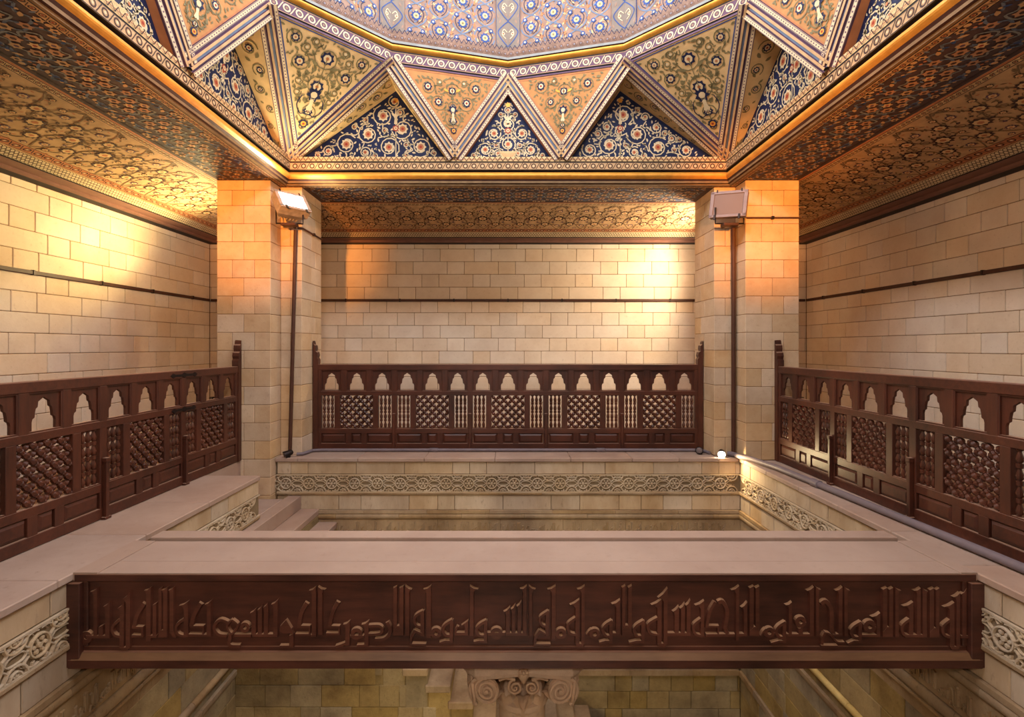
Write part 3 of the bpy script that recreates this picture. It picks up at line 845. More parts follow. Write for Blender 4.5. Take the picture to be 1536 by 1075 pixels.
# pilaster bent over each corner of the drum
b = MB(); 
for sgn in (-1, 1):
    e = (V(sgn, RD, 0) - V(0, RD, 0)).normalized(); n_ = -V3((sgn*sin(pi/12), cos(pi/12), 0))
    p0 = V(0, RD, 0) + n_*2.2; p1 = p0 + e*19
    b.quad((0, p0.y+0.0, ZD0), (p1.x, p1.y, ZD0), (p1.x, p1.y, ZD1), (0, p0.y, ZD1), 0)
    p2 = p1 - n_*3
    b.quad((p1.x, p1.y, ZD0), (p2.x, p2.y, ZD0), (p2.x, p2.y, ZD1), (p1.x, p1.y, ZD1), 1)
copies('pilaster', b, ['p_stone', 'p_blue'], K12)
for sgn in (-1, 1):
    e = (V(sgn, RD, 0) - V(0, RD, 0)).normalized(); n_ = -V3((sgn*sin(pi/12), cos(pi/12), 0))
    P = Paint()
    for r in range(4):
        y = r*40.0
        P.line(smooth([(0.4, y+2), (9, y+10), (16.5, y+22), (9, y+33), (0.6, y+41)], 4), 1.4, 'p_blue', 1)
        P.line(smooth([(4, y+14), (10, y+20), (7, y+28), (2, y+24)], 3), 1.0, 'p_cream', 1)
        P.disc(8, y+21, 2.6, 'p_cream', 1, 8); P.disc(8, y+21, 1.2, 'p_red', 2, 6); P.leaf(3, y+8, 1.2, 6, 3, 'p_rose', 1); P.leaf(15, y+36, 2.0, 7, 3, 'p_rose', 1)
        P.leaf(15.5, y+4, 1.2, 7, 3, 'p_rose', 1)
    paint_part(P, (V(0, RD, ZD0) + n_*2.35, e, BZ, n_), ceil, 'painted_pilaster', K12)

# zigzag of triangles between the square and the ring ----------------
ZT = 290.5; BLUE_Y = A + 13.5; TX = 82.0
def strut(T, Vv, inward):
    """ribbed strut along T-Vv; inward = in-plane direction into the hanging triangle"""
    d = (Vv - T); L = d.length; d.normalize(); wv = (inward - d*inward.dot(d)).normalized(); n = d.cross(wv)
    if n.dot(V3((-(T.x+Vv.x)/2, -(T.y+Vv.y)/2, -20))) < 0: n = -n
    sec = [(-11, 0, 0), (-11, 3.2, 0), (-6, 3.2, 1), (-5.6, 1.4, 1), (-4.2, 1.4, 2), (-3.4, 4.2, 2), (-0.6, 4.2, 1), (-0.2, 2.2, 3), (2.4, 2.2, 1),
           (2.8, 4.2, 2), (5.6, 4.2, 2), (6.2, 1.4, 1), (7.6, 1.4, 1), (8.0, 3.2, 0), (13, 3.2, 0), (13, 0, 0)]
    b = MB(); a0, a1 = T + d*1, Vv + d*6
    for i in range(len(sec)-1):
        w0, h0, m = sec[i]; w1, h1, _ = sec[i+1]
        mm = m if abs(w1-w0) > 1 else 1
        if i == 1: mm = 0
        if i == 13: mm = 0
        b.quad(a0 + wv*w0 + n*h0, a1 + wv*w0 + n*h0, a1 + wv*w1 + n*h1, a0 + wv*w1 + n*h1, mm)
    k = int(L/4.2)
    for i in range(k):
        s_ = (i+0.5)*L/k
        for wc in (-8.5, 10.5):
            c = T + d*s_ + wv*wc + n*3.35
            b.add([c + d*1.1, c + wv*1.0, c - d*1.1, c - wv*1.0], [(0,1,2,3)], 1)
        for wc in (-11.0+0.6, -6.6, 8.6, 12.4):
            pass
    for wc in (-10.6, -6.5, 8.5, 12.5):
        c0, c1 = a0 + wv*wc + n*3.3, a1 + wv*wc + n*3.3
        b.quad(c0 - wv*.28, c1 - wv*.28, c1 + wv*.28, c0 + wv*.28, 1)
    return b, wv, n, d
SM = ['p_cream', 'p_plum', 'p_tan', 'p_slate']

def hanging(T, Va, Vb, rots, seed, radii, ground, kind):
    """inverted triangle with struts on both sides"""
    cen = (T + Va + Vb)/3
    sa, wa, n, da = strut(T, Va, cen - (T+Va)/2); sb, wb, n2, db = strut(T, Vb, cen - (T+Vb)/2)
    copies('strut', sa, SM, rots); copies('strut', sb, SM, rots)
    b = MB(); b.add([T, Va, Vb], [(0, 1, 2)]); copies('hanging_panel', b, [ground], rots)
    # painted field, in the panel's plane
    mid = (Va+Vb)/2; v = (mid - T); v.normalize(); u = (Vb - Va); u = (u - v*u.dot(v)).normalized()
    to2 = lambda p: ((p-T).dot(u), (p-T).dot(v))
    tri = [to2(T), to2(Vb), to2(Va)]
    field = inset_poly(tri, [14.0, 2.5, 14.0]); ins = in_poly(field, 0.0)
    P = Paint(lambda x, y: ins(x, y))
    arabesque(P, inset_poly(tri, [15.5, 4.0, 15.5]), radii, 'p_olive', 'p_olive', ('p_navy', 'p_cream', 'p_copper' if kind == 'big' else 'p_red'), seed, 0.0, 1.6 if kind == 'big' else 1.4, 900, 260 if kind == 'big' else 130, 8.0 if kind == 'big' else 6.0)
    H = to2(mid)[1]
    fl = Paint(lambda x, y: ins(x, y))
    yb = H*0.52; k = 1.0 if kind == 'small' else 1.5
    fl.star(0, yb+6*k, 7.5*k, 4.6*k, 7, 'p_navy', 6, pi/2); fl.disc(0, yb+6*k, 3.2*k, 'p_cream', 7, 8)
    fl.poly([(-2.2*k, yb+4*k), (2.2*k, yb+4*k), (1.5*k, yb-4*k), (3.2*k, yb-9*k), (0, yb-12*k), (-3.2*k, yb-9*k), (-1.5*k, yb-4*k)], 'p_cream', 6)
    fl.line([(0, yb-12*k), (0, H*0.3)], 1.2, 'p_olive', 5); fl.line([(0, yb+12*k), (0, H*0.86)], 1.2, 'p_olive', 5)
    fl.rosette(0, H*0.32, 5.0*k, 'p_navy', 'p_gold', 'p_red', 6)
    for sx in (-1, 1):
        fl.line(smooth([(0, yb-10*k), (sx*6*k, yb-16*k), (sx*12*k, yb-8*k), (sx*10*k, yb+2*k)], 3), 1.3, 'p_navy' if kind == 'big' else 'p_olive', 6)
        fl.leaf(sx*5*k, H*0.78, 0.5 if sx > 0 else pi-0.5, 9*k, 4*k, 'p_gold' if kind == 'small' else 'p_olive', 6)
    P.p += fl.p
    a_, c_ = inset_poly(tri, [13.4, 1.5, 13.4]), inset_poly(tri, [14.8, 2.9, 14.8])
    for i in range(3):
        j = (i+1) % 3; P.p.append(([a_[i], a_[j], c_[j], c_[i]], 'p_blue' if kind == 'big' else 'p_copper', 1))
    paint_part(P, (T + n*0.2, u, v, n), ceil, 'painted_hanging_panel', rots)
    return (wa, da), (wb, db)

def standing(T1, V1, e1, T2, e2, rots, seed, radii, kind, flip):
    """upright recess: blue field standing on the frame, soffits running out to the struts"""
    (w1, d1), (w2, d2) = e1, e2
    A1, A2 = T1 - w1*10.8, T2 - w2*10.8                       # lower ends of the strut edges on the recess side
    # lines in (x,z)
    def pt(Ap, d, z_): t = (z_ - Ap.z)/d.z; return Ap + d*t
    xa, xb = lambda z_: pt(A1, d1, z_).x, lambda z_: pt(A2, d2, z_).x
    lo, hi = ZT, ZR + 20
    s0 = xa(ZT) - xb(ZT)
    for _ in range(40):
        m_ = (lo+hi)/2
        if (xa(m_) - xb(m_))*s0 > 0: lo = m_
        else: hi = m_
    zt = lo
    p1, p2, q1, q2 = pt(A1, d1, ZT), pt(A2, d2, ZT), pt(A1, d1, zt), pt(A2, d2, zt)
    tri = [(p1.x, ZT), (p2.x, ZT), (q1.x, zt)]
    b = MB(); b.add([(x, BLUE_Y, z_) for x, z_ in tri], [(0, 1, 2)]); copies('standing_panel', b, ['p_navy'], rots)
    sof = 'p_sand' if kind == 'side' else 'p_copper'
    for p_, q_ in ((p1, q1), (p2, q2)):
        b = MB(); b.quad(p_, q_, V3((q_.x, BLUE_Y, q_.z)), V3((p_.x, BLUE_Y, p_.z))); copies('recess_soffit', b, [sof], rots)
        dep = BLUE_Y - q_.y
        if dep > 30:
            u = (q_ - p_); L = u.length; u.normalize(); v = (BY - u*BY.dot(u)).normalized(); n = u.cross(v)
            cen = V3(((p1.x+p2.x)/2, (p_.y+BLUE_Y)/2, ZT))
            if n.dot(cen - (p_+q_)/2) < 0: n = -n
            quad = [(0, 0), (L, 0), (L + BY.dot(u)*(BLUE_Y-q_.y), (BLUE_Y-q_.y)*v.y), (BY.dot(u)*(BLUE_Y-p_.y), (BLUE_Y-p_.y)*v.y)]
            inq = in_poly(quad, 0.8); P = Paint(lambda x, y: inq(x, y))
            k = 7
            for i in range(k):
                t = (i+0.8)/k; x = L*t*0.98; hh = (BLUE_Y - p_.y)*(1-t) + (BLUE_Y - q_.y)*t; y = hh*0.42*v.y + BY.dot(u)*0
                r = min(11, hh*0.3)
                P.spiral(x, y + (3 if i % 2 else -3), r, i*2.2, 1.1, 1.5, 'p_olive', 2, 1 if i % 2 else -1); P.rosette(x, y + (3 if i % 2 else -3), r*0.5, 'p_navy', 'p_cream', 'p_red', 3)
                P.leaf(x+r, y+hh*0.2, 0.9, r*0.9, r*0.5, 'p_olive', 2); P.leaf(x-r*0.4, y-hh*0.2, 2.6, r*0.8, r*0.5, 'p_olive', 2)
            paint_part(P, (p_ + n*0.15, u, v, n), ceil, 'painted_soffit_scroll', rots)
    ins = in_poly(tri, 1.2); P = Paint(lambda x, y: ins(x, y))
    mx = 0.0 if kind == 'mid' else None
    arabesque(P, inset_poly(tri, [1.5, 1.5, 1.5]), radii, 'p_cream', 'p_cream', ('p_cream', 'p_copper', 'p_red'), seed, mx, 1.7, 1200, 200, 6.0)
    ax = q1.x
    H = zt - ZT
    P.star(ax, ZT+H*0.86, 4.6, 3, 7, 'p_gold', 4); P.line([(ax, ZT+2), (ax, ZT+H*0.8)], 1.4, 'p_cream', 2)
    P.poly([(ax-2.6, ZT+H*.52), (ax+2.6, ZT+H*.52), (ax+1.6, ZT+H*.64), (ax, ZT+H*.74), (ax-1.6, ZT+H*.64)], 'p_cream', 5)
    P.rosette(ax, ZT+H*0.46, 5.4, 'p_red', 'p_cream', 'p_copper', 5)
    for sx in (-1, 1): P.leaf(ax+sx*1, ZT+H*0.62, 1.0 if sx > 0 else pi-1.0, 10, 4, 'p_cream', 3)
    if kind == 'mid':
        bowl = Paint()
        bowl.poly([(-13, ZT+13), (13, ZT+13), (10, ZT+5), (4, ZT+1.6), (-4, ZT+1.6), (-10, ZT+5)], 'p_sand', 6)
        for i in range(-5, 6): bowl.line([(i*1.1, ZT+2), (i*2.1, ZT+11.5)], 0.5, 'p_copper', 7)
        bowl.rect(-14, 14, ZT+12.4, ZT+14, 'p_sand', 7); P.p += bowl.p
    paint_part(P, (V3((0, BLUE_Y-0.15, 0)), BX, BZ, -BY), ceil, 'painted_standing_panel', rots)

c_ = V3((A, A, ZT)); t_ = V3((TX, A, ZT)); tm = V3((-TX, A, ZT)); cm = V3((-A, A, ZT))
e_big = hanging(c_, V(1), V(2), Q4, 11, (20, 15, 12, 9, 6), 'p_sand', 'big')
e_r = hanging(t_, V(0), V(1), Q4, 23, (13, 10.5, 8, 5.5), 'p_orange', 'small')
e_l = hanging(tm, V(-1), V(0), Q4, 23, (13, 10.5, 8, 5.5), 'p_orange', 'small')
# the big triangle of the other corner, seen from this side: edge towards V(-1)
mir = lambda e: (V3((-e[0].x, e[0].y, e[0].z)), V3((-e[1].x, e[1].y, e[1].z)))
e_bigm = mir(e_big[0])
standing(tm, V(0), e_l[1], t_, e_r[0], Q4, 5, (13, 10, 7, 5), 'mid', 0)
standing(t_, V(1), e_r[1], c_, e_big[0], Q4, 9, (18, 13, 10, 7.5, 5), 'side', 0)
standing(cm, V(-1), e_bigm, tm, e_l[0], Q4, 9, (18, 13, 10, 7.5, 5), 'side', 1)

# ================================================================== STAIRCASE in the back corner of the well
SY0, SY1 = 618.0, WYB
st = thing('stone_staircase', 'worn limestone staircase descending along the back wall of the well', 'staircase', (-360, 700, -705))
so = (-360, 700, -705)
def stb(x0, x1, y0, y1, z0, z1, mat, name, ch=0.8): block(st, x0-so[0], x1-so[0], y0-so[1], y1-so[1], z0-so[2], z1-so[2], mat, name, ch)
stb(-402, WXL-7, 677, 766.5, -248, -228, 'ledge_stone', 'landing')
stb(WXL-7, -317, SY0, SY1, -248, -228, 'ledge_stone', 'landing')
STEP, RISE = 27.5, 20.0
for k in range(16):
    x0 = -317 + k*STEP
    stb(x0-3, x0+STEP, SY0-2.5, SY1, -228-(k+1)*RISE-9, -228-(k+1)*RISE, 'ledge_stone' if k < 4 else 'mould_stone', 'step', 1.0)
    stb(x0, x0+STEP-0.4, SY0+0.5, SY1, -228-(k+3)*RISE-10, -228-(k+1)*RISE-9.2, 'old_stone', 'riser', 1.2)
top = lambda x: -228 - 2*RISE - max(0, (x + 317)/STEP)*RISE
rng = random.Random(4)
z1 = -250.0; k = 0
core = MB()
while z1 > -690:
    z0 = z1 - 26.5; x = WXL - rng.uniform(0, 30)
    while x < 150:
        L = rng.choice((24, 30, 38, 46, 56)); a, c = max(x, WXL), x + L; x += L
        if c - a < 4: continue
        xe = -317 + (-(z1) - 228 - 2*RISE)/RISE*STEP
        c = min(c, xe) if xe > a else a
        if c - a > 5: stb(a+.25, c-.25, SY0, SY0+12, z0+.25, z1-.25, 'old_stone', 'block', 0.7)
    z1 = z0
for k in range(16):
    x0 = -317 + k*STEP; core.box(x0-so[0], x0+STEP-so[0], SY0+1.2-so[1], SY1-so[1], 0, -228-(k+2)*RISE-2-so[2])
core.box(WXL-7-so[0], -317-so[0], SY0+1.2-so[1], SY1-so[1], 0, -249-so[2])
obj('core', core, 'old_stone', st)
# stairwell cheeks left of the ledge end
b = MB(); b.box(-411, -401, 676, 766.6, -262, FL-0.5); b.box(-402, WXL-1, 660, 675.6, -400, FL-6.2); struct(obj('wall_stairwell', b, 'ledge_stone'), 'stone cheek of the stair head beside the pier')
b = MB(); b.box(-412, WXL-7.5, 560, 790, -705, -249); struct(obj('wall_stair_mass', b, 'well_stone'), 'solid masonry under the stair head')

# ================================================================== LETTERS (drawn in the photograph's frame of the beam, 1 unit stroke = 1/7.68)
BYF = 386.0           # front of the beam
def LP(cx, cy, x0): return ((x0 + cx/7.68 - 762.0)*BYF/767.0, -(860.0 + cy/7.68 - 520.0)*BYF/767.0)
LETTERS = []
class Lt:
    def __init__(s, x0): s.x0 = x0; s.sh = []; LETTERS.append(s)
    def bar(s, xl, xr, top, bot, hk=None):
        if hk is None: p = [(xr, top), (xr, bot), (xl, bot), (xl, top+25)]
        elif hk[0] < xl:
            hx, hy = hk; p = [(xr, top), (xr, bot), (xl, bot), (xl, hy+45), (xl-0.3*(xl-hx), hy+14), (hx, hy), ((hx+xr)/2, (hy+top)/2+8)]
        else:
            hx, hy = hk; p = [(xl, top), ((xl+hx)/2, (hy+top)/2+8), (hx, hy), (xr+0.3*(hx-xr), hy+14), (xr, hy+45), (xr, bot), (xl, bot)]
        s.sh.append(('p', p)); return s
    def st(s, pts, w): s.sh.append(('s', smooth(pts, 4), w)); return s
    def ln(s, pts, w): s.sh.append(('s', pts, w)); return s
    def ring(s, x, y, ro, ri):
        n = 20; s.sh.append(('s', [(x+(ro+ri)/2*cos(2*pi*i/n), y+(ro+ri)/2*sin(2*pi*i/n)) for i in range(n+1)], ro-ri)); return s
    def base(s, xl, xr, y0=690, y1=728): s.sh.append(('p', [(xl, y0), (xr, y0), (xr, y1), (xl, y1)])); return s
    def poly(s, p): s.sh.append(('p', p)); return s
    def lamalif(s, a, b, c, d, top, bot, j=595):
        s.bar(a, b, top, bot-60); s.bar(c, d, top, bot-60)
        s.poly([(b-5, j), (c+5, j), (d, bot-70), (d, bot), (a, bot), (a, bot-70)]); return s
    def waw(s, xr, top, xl, foot, fy=800):
        s.st([(xr-8, top+10), ((xl+xr)/2-14, top+52), (xl+12, top+100), (xl+14, top+140), (xl+50, top+185), (xr-20, top+185)], 46)
        s.bar(xr-48, xr, top, fy); s.ln([(xr-20, fy-22), (xl+40, fy-24), foot], 38); return s
    def loop(s, xr, y, xl): s.st([(xr, y), (xl+30, y+62), (xl+18, y+125), (xl+48, y+178), (xr+10, y+196)], 44); return s
# from the left end of the beam to the right
Lt(110).ring(155, 728, 76, 16).bar(235, 285, 155, 742, (195, 205)).bar(292, 350, 585, 742).bar(370, 430, 310, 745, (345, 375)).base(150, 430, 702, 745)
Lt(110).bar(535, 592, 320, 850, (510, 395)).bar(606, 665, 195, 850, (565, 290)).poly([(535, 838), (665, 838), (640, 876), (560, 876)]).loop(545, 528, 438)
Lt(110).st([(822, 340), (750, 455), (712, 570), (702, 625)], 58).ln([(690, 618), (798, 618), (798, 715), (680, 715)], 44)
Lt(110).bar(840, 900, 150, 778, (815, 190)).bar(915, 965, 330, 735).base(850, 970, 700, 738)
Lt(110).bar(982, 1026, 150, 690).bar(1036, 1092, 150, 735, (1000, 185)).bar(1108, 1165, 145, 690, (1095, 185)).poly([(1000, 640), (1090, 640), (1085, 735), (975, 735)]).poly([(1105, 640), (1165, 640), (1195, 735), (1150, 735)])
Lt(110).bar(1272, 1330, 310, 732, (1215, 365)).loop(1285, 522, 1172)
Lt(290).st([(90, 338), (25, 450), (-12, 560), (-15, 620)], 58).ln([(-30, 608), (118, 608), (118, 705), (-50, 705)], 44).bar(155, 212, 300, 720, (130, 350)).base(60, 212, 690, 724)
Lt(290).st([(400, 560), (320, 532), (255, 580), (248, 640), (300, 700), (392, 712)], 48).st([(450, 530), (402, 575), (398, 625), (446, 690), (500, 630), (508, 578), (450, 530)], 38).st([(420, 690), (425, 745), (415, 800), (450, 830), (545, 832)], 50).ring(600, 615, 66, 14).base(470, 690, 686, 726)
Lt(290).bar(668, 728, 390, 722, (650, 450)).bar(742, 798, 355, 722, (735, 415)).bar(812, 868, 315, 722, (805, 385)).bar(920, 980, 290, 722, (895, 350)).base(668, 980, 685, 726)
Lt(290).poly([(1075, 518), (1140, 625), (1160, 690), (1040, 690), (990, 660), (998, 600)]).bar(1105, 1160, 680, 852).ln([(1130, 832), (1000, 834)], 38)
Lt(290).st([(1312, 332), (1250, 440), (1226, 550), (1222, 620)], 58).ln([(1205, 606), (1342, 606), (1342, 700), (1180, 702)], 44).bar(1362, 1420, 140, 706, (1330, 190)).bar(1438, 1494, 140, 706, (1528, 178)).base(1350, 1420, 690, 724)
Lt(470).st([(288, 322), (225, 440), (196, 560), (190, 620)], 55).ln([(175, 608), (300, 608), (300, 690), (150, 692)], 42).bar(365, 425, 535, 830, (340, 580)).st([(392, 790), (335, 815), (262, 838)], 42)
Lt(470).ring(500, 690, 76, 18).bar(585, 642, 535, 838, (552, 580)).ln([(615, 820), (505, 826)], 38).base(420, 590, 700, 735)
Lt(470).st([(640, 602), (760, 600), (795, 645), (765, 690), (640, 700)], 46).st([(852, 555), (886, 630), (875, 700), (810, 752), (712, 758)], 52)
Lt(470).lamalif(918, 970, 988, 1045, 135, 712, 590).bar(1058, 1112, 130, 712, (1142, 175))
Lt(470).st([(1270, 430), (1185, 480), (1165, 540), (1195, 600), (1262, 610)], 42).bar(1230, 1282, 415, 720).st([(1172, 652), (1130, 730), (1122, 800)], 46).ln([(1112, 812), (1300, 814)], 40).ln([(1160, 650), (1250, 690)], 40)
Lt(470).bar(1298, 1362, 130, 742, (1265, 175)).ring(1415, 680, 70, 18)
Lt(650).waw(232, 525, 100, (75, 795))
Lt(650).poly([(406, 530), (320, 592), (406, 600)]).bar(358, 406, 540, 712).st([(285, 600), (258, 650), (262, 690)], 34).base(245, 406, 668, 710).bar(418, 470, 130, 716, (522, 175))
Lt(650).waw(626, 530, 488, (468, 790)).ring(728, 685, 76, 20).base(620, 835, 668, 714)
Lt(650).bar(830, 886, 375, 715, (805, 435)).bar(897, 947, 345, 715, (890, 405)).bar(963, 1016, 310, 715, (955, 372)).base(830, 1080, 672, 716).bar(1026, 1080, 130, 716, (995, 170)).bar(1098, 1146, 130, 716, (1182, 175))
Lt(650).st([(1328, 432), (1240, 492), (1226, 545), (1262, 598), (1325, 600)], 42).bar(1288, 1336, 420, 716).st([(1232, 650), (1180, 730), (1168, 800)], 46).ln([(1158, 814), (1350, 816)], 40).ln([(1222, 652), (1290, 690)], 36)
Lt(650).bar(1356, 1412, 130, 772, (1308, 175)).ring(1470, 690, 72, 18)
Lt(830).bar(247, 302, 285, 815, (185, 355)).bar(316, 364, 130, 815, (270, 175)).poly([(247, 795), (364, 795), (340, 846), (272, 846)]).loop(262, 508, 148)
Lt(830).ring(475, 690, 70, 18).st([(385, 700), (412, 664), (440, 640)], 32).waw(686, 532, 560, (530, 795)).bar(716, 770, 290, 716, (665, 345)).base(680, 770, 672, 716)
Lt(830).lamalif(785, 832, 856, 906, 128, 716, 582)
Lt(830).waw(1052, 535, 918, (872, 796))
Lt(830).bar(1190, 1246, 285, 815, (1120, 355)).bar(1262, 1316, 155, 815, (1200, 275)).poly([(1190, 795), (1316, 795), (1290, 846), (1216, 846)]).loop(1205, 508, 1072).base(1316, 1400, 672, 716)
Lt(1000).bar(84, 140, 365, 720, (62, 432)).bar(155, 210, 330, 720, (145, 395)).bar(222, 274, 290, 720, (212, 362)).base(0, 275, 672, 720)
Lt(1000).bar(384, 432, 300, 722, (320, 360)).loop(398, 520, 288)
Lt(1000).st([(556, 322), (495, 430), (470, 540), (462, 620)], 48).ln([(450, 606), (590, 606), (590, 702), (448, 702)], 42).st([(590, 332), (640, 320), (690, 410), (690, 520), (668, 620), (700, 690)], 56).base(450, 785, 684, 724)
Lt(1000).bar(790, 834, 130, 772, (735, 185)).bar(880, 926, 315, 722, (850, 385)).base(800, 926, 680, 722).lamalif(945, 1002, 1014, 1066, 132, 716, 598)
Lt(1000).ring(1180, 675, 68, 16).st([(1082, 712), (1110, 660), (1140, 632)], 32).waw(1374, 545, 1248, (1200, 800)).bar(1395, 1440, 315, 722, (1360, 355)).base(1370, 1440, 682, 722)
Lt(1130).ring(540, 552, 72, 16).bar(510, 568, 600, 715).base(430, 692, 684, 722).bar(640, 694, 140, 722, (605, 190)).bar(712, 756, 140, 722, (778, 176))
Lt(1130).st([(772, 345), (830, 318), (888, 395), (898, 520), (896, 630), (925, 700)], 60).st([(822, 676), (792, 740), (788, 810)], 42).ln([(775, 832), (965, 834)], 40).st([(815, 676), (880, 695), (955, 780), (1045, 790)], 34).bar(970, 1022, 140, 722, (935, 190)).bar(1038, 1084, 140, 722, (1112, 188)).base(900, 1022, 684, 722)
Lt(1130).waw(1248, 548, 1112, (1085, 806)).ring(1335, 605, 82, 18).bar(1408, 1458, 440, 728, (1350, 492)).base(1240, 1458, 692, 730)
Lt(1300).lamalif(175, 232, 247, 300, 150, 732, 602).bar(318, 366, 150, 732, (398, 190))
Lt(1300).bar(476, 532, 315, 732, (410, 370)).loop(492, 522, 382).bar(566, 618, 155, 732, (530, 190)).bar(632, 690, 155, 732, (704, 196)).base(430, 690, 692, 734)
Lt(1300).lamalif(714, 770, 786, 832, 155, 736, 612)
Lt(1300).bar(946, 1006, 320, 845, (875, 380)).bar(1020, 1070, 210, 845, (985, 265)).poly([(946, 830), (1070, 830), (1045, 876), (972, 876)]).loop(955, 532, 848).bar(1088, 1142, 160, 742, (1073, 230)).bar(1156, 1232, 165, 746).base(1070, 1232, 702, 742)

def letter_mb(lt, fr, h, k=1.0, ox=0.0, oz=0.0, inset=0.45):
    b = MB()
    h_ = h
    for i_, q in enumerate(lt.sh):
        h = h_*(1 + 0.012*i_)
        pts = [LP(x, y, lt.x0) for x, y in q[1]]; pts = [((x-ox)*k, (z_-oz)*k) for x, z_ in pts]
        if q[0] == 'p': b.prism(pts, fr, 0, h, 0, inset*k)
        else: b.ribbon3(pts, q[2]/7.68*BYF/767.0*k, fr, 0, h, 0, inset*k)
    return b

# ================================================================== INSCRIBED BEAM
BX0, BX1, BZB, BYK = WXL+3.5, WXR-3.5, -240.0, 466.0
beam = thing('inscribed_beam', 'dark carved wooden beam with raised angular Arabic lettering spanning the well', 'beam', (0, BYF, BZB))
def bb_(x0, x1, y0, y1, z0, z1, mat, name, ch=0.5):
    m = MB(); m.box(x0, x1, y0-BYF, y1-BYF, z0-BZB, z1-BZB, 0, ch); return obj(name, m, mat, beam)
PF = BYF + 1.6        # face of the lettered field
bb_(BX0, BX1, PF, 448, BZB+0.5, -176, 'beam_wood', 'body', 0)
bb_(BX0, BX1, BYF-1.5, PF+4, -176.6, -171.0, 'beam_wood', 'top_border')
m = MB()   # stepped lower border with a slope
m.loft([[(BX0-2 if s_ < 0 else BX1+2, y-BYF, z_-BZB) for y, z_ in ((PF+4, -225.5), (BYF+0.6, -226.6), (BYF+0.6, -229.4), (BYF-1.2, -230.0), (BYF-4.2, -234.2), (BYF-4.2, -240.2), (PF+4, -240.2))] for s_ in (-1, 1)])
lb = obj('lower_border', m, 'beam_wood', beam)
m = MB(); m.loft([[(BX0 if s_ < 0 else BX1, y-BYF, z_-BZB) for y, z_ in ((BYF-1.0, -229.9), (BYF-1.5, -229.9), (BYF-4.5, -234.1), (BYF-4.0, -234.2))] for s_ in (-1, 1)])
obj('pale_edge', m, 'beam_edge_wood', lb)  # strip of paler wood laid along the border's slope
bb_(BX0-5, BX0+6, BYF-4, PF+4, -240.2, -176.8, 'beam_wood', 'end_border'); bb_(BX1-6, BX1+5, BYF-4, PF+4, -240.2, -176.8, 'beam_wood', 'end_border')
bb_(BX0+6, BX0+9.5, BYF-0.5, PF+2, -226, -176.8, 'beam_wood', 'inner_border'); bb_(BX1-9.5, BX1-6, BYF-0.5, PF+2, -226, -176.8, 'beam_wood', 'inner_border')
fr = (V3((0, PF-BYF, -BZB)), BX, BZ, -BY)
# letters are drawn for the plane of the beam front; they stand on the field just behind it
for lt in LETTERS: obj('letter', letter_mb(lt, fr, 2.4, inset=0.5), 'letter_wood', beam)
# dusty boards on top
bb_(BX0+18, BX1-12, BYF-1.2, 406, -176, -170.2, 'dust_board', 'top_board', 0.2); bb_(BX0+18, BX1-12, 406.4, 448, -176, -170.2, 'dust_board', 'top_board', 0.2)
bb_(BX0-1, BX0+17.6, BYF-1.2, 448, -176, -169.6, 'dust_board', 'end_board', 0.3); bb_(BX1-11.6, BX1+1, BYF-1.2, 448, -176, -169.6, 'dust_board', 'end_board', 0.3)
bb_(BX0+12, BX1-10, 449.2, BYK, -180, -167.4, 'dust_board', 'raised_strip', 0.4)
bb_(BX0, BX1, 448.4, BYK-1, BZB+0.5, -180, 'beam_wood', 'back_board', 0)

# carved Kufic bands in the well walls: same letter shapes in low relief
rng = random.Random(21)
def kufic_band(root, T, rz, s0, s1):
    x = s0; i = rng.randrange(len(LETTERS)); k = 0.40
    nmax = 0
    while x < s1 - 20:
        lt = LETTERS[i % len(LETTERS)]; i += 1
        P_ = [LP(a, c, lt.x0) for q in lt.sh for a, c in q[1]]
        xs_ = [p[0] for p in P_]; x0_, x1_ = min(xs_), max(xs_)
        w_ = (x1_-x0_)*k
        key = ('kuf', id(lt))
        if key not in _blk:
            b = letter_mb(lt, (V3((0,0,0)), BX, BZ, -BY), 1.6, k, (x0_+x1_)/2, -201.0, 0.4)
            _blk[key] = mesh_of(b, 'carved_letter', 'mould_stone')
        put('carved_letter', _blk[key], root, T(x + w_/2, 0.8, -276.5), rz)
        x += w_ + 1.5
kufic_band(well_back, TBk, 0.0, -268, WXR-2)
kufic_band(well_left, TL, pi/2, 330, 470); kufic_band(well_right, TR, -pi/2, 330, 470)

# ================================================================== COLUMN with composite capital
CX_, CYc = 12.0, 436.0
col = thing('marble_column', 'weathered stone column with scrolled leafy capital under the beam', 'column', (CX_, CYc, -700))
cz = lambda z_: z_ + 700
b = MB(); b.lathe([(24, 0), (24, cz(-680)), (20, cz(-676)), (19.5, cz(-300)), (22, cz(-297)), (22, cz(-293)), (18, cz(-290))], 24); obj('shaft', b, 'capital_stone', col, ang=35)
b = MB(); b.lathe([(16, cz(-296)), (16, cz(-284)), (18, cz(-272)), (23, cz(-262)), (30, cz(-255))], 24); obj('bell', b, 'capital_stone', col, ang=50)
b = MB(); b.box(-45, 45, -45, 45, cz(-245), cz(-240.6), 0, 0.5); obj('die_plate', b, 'capital_stone', col)
b = MB(); pts = []
for k in range(4):
    a = pi/4 + k*pi/2
    for j, (rr, da) in enumerate(((60, -0.11), (60, 0.11), (50, 0.36), (44.5, 0.58), (42.5, pi/4), (44.5, pi/2-0.58), (50, pi/2-0.36))):
        pts.append((rr*cos(a+da), rr*sin(a+da)))
fr_ = (V3((0, 0, cz(-255))), BX, BY, BZ)
b.prism([(x*0.95, y*0.95) for x, y in pts], fr_, 0, 4.0, 0, -1.6); b.prism(pts, fr_, 4.1, 9.8, 0, 0.5)
obj('abacus', b, 'capital_stone', col)
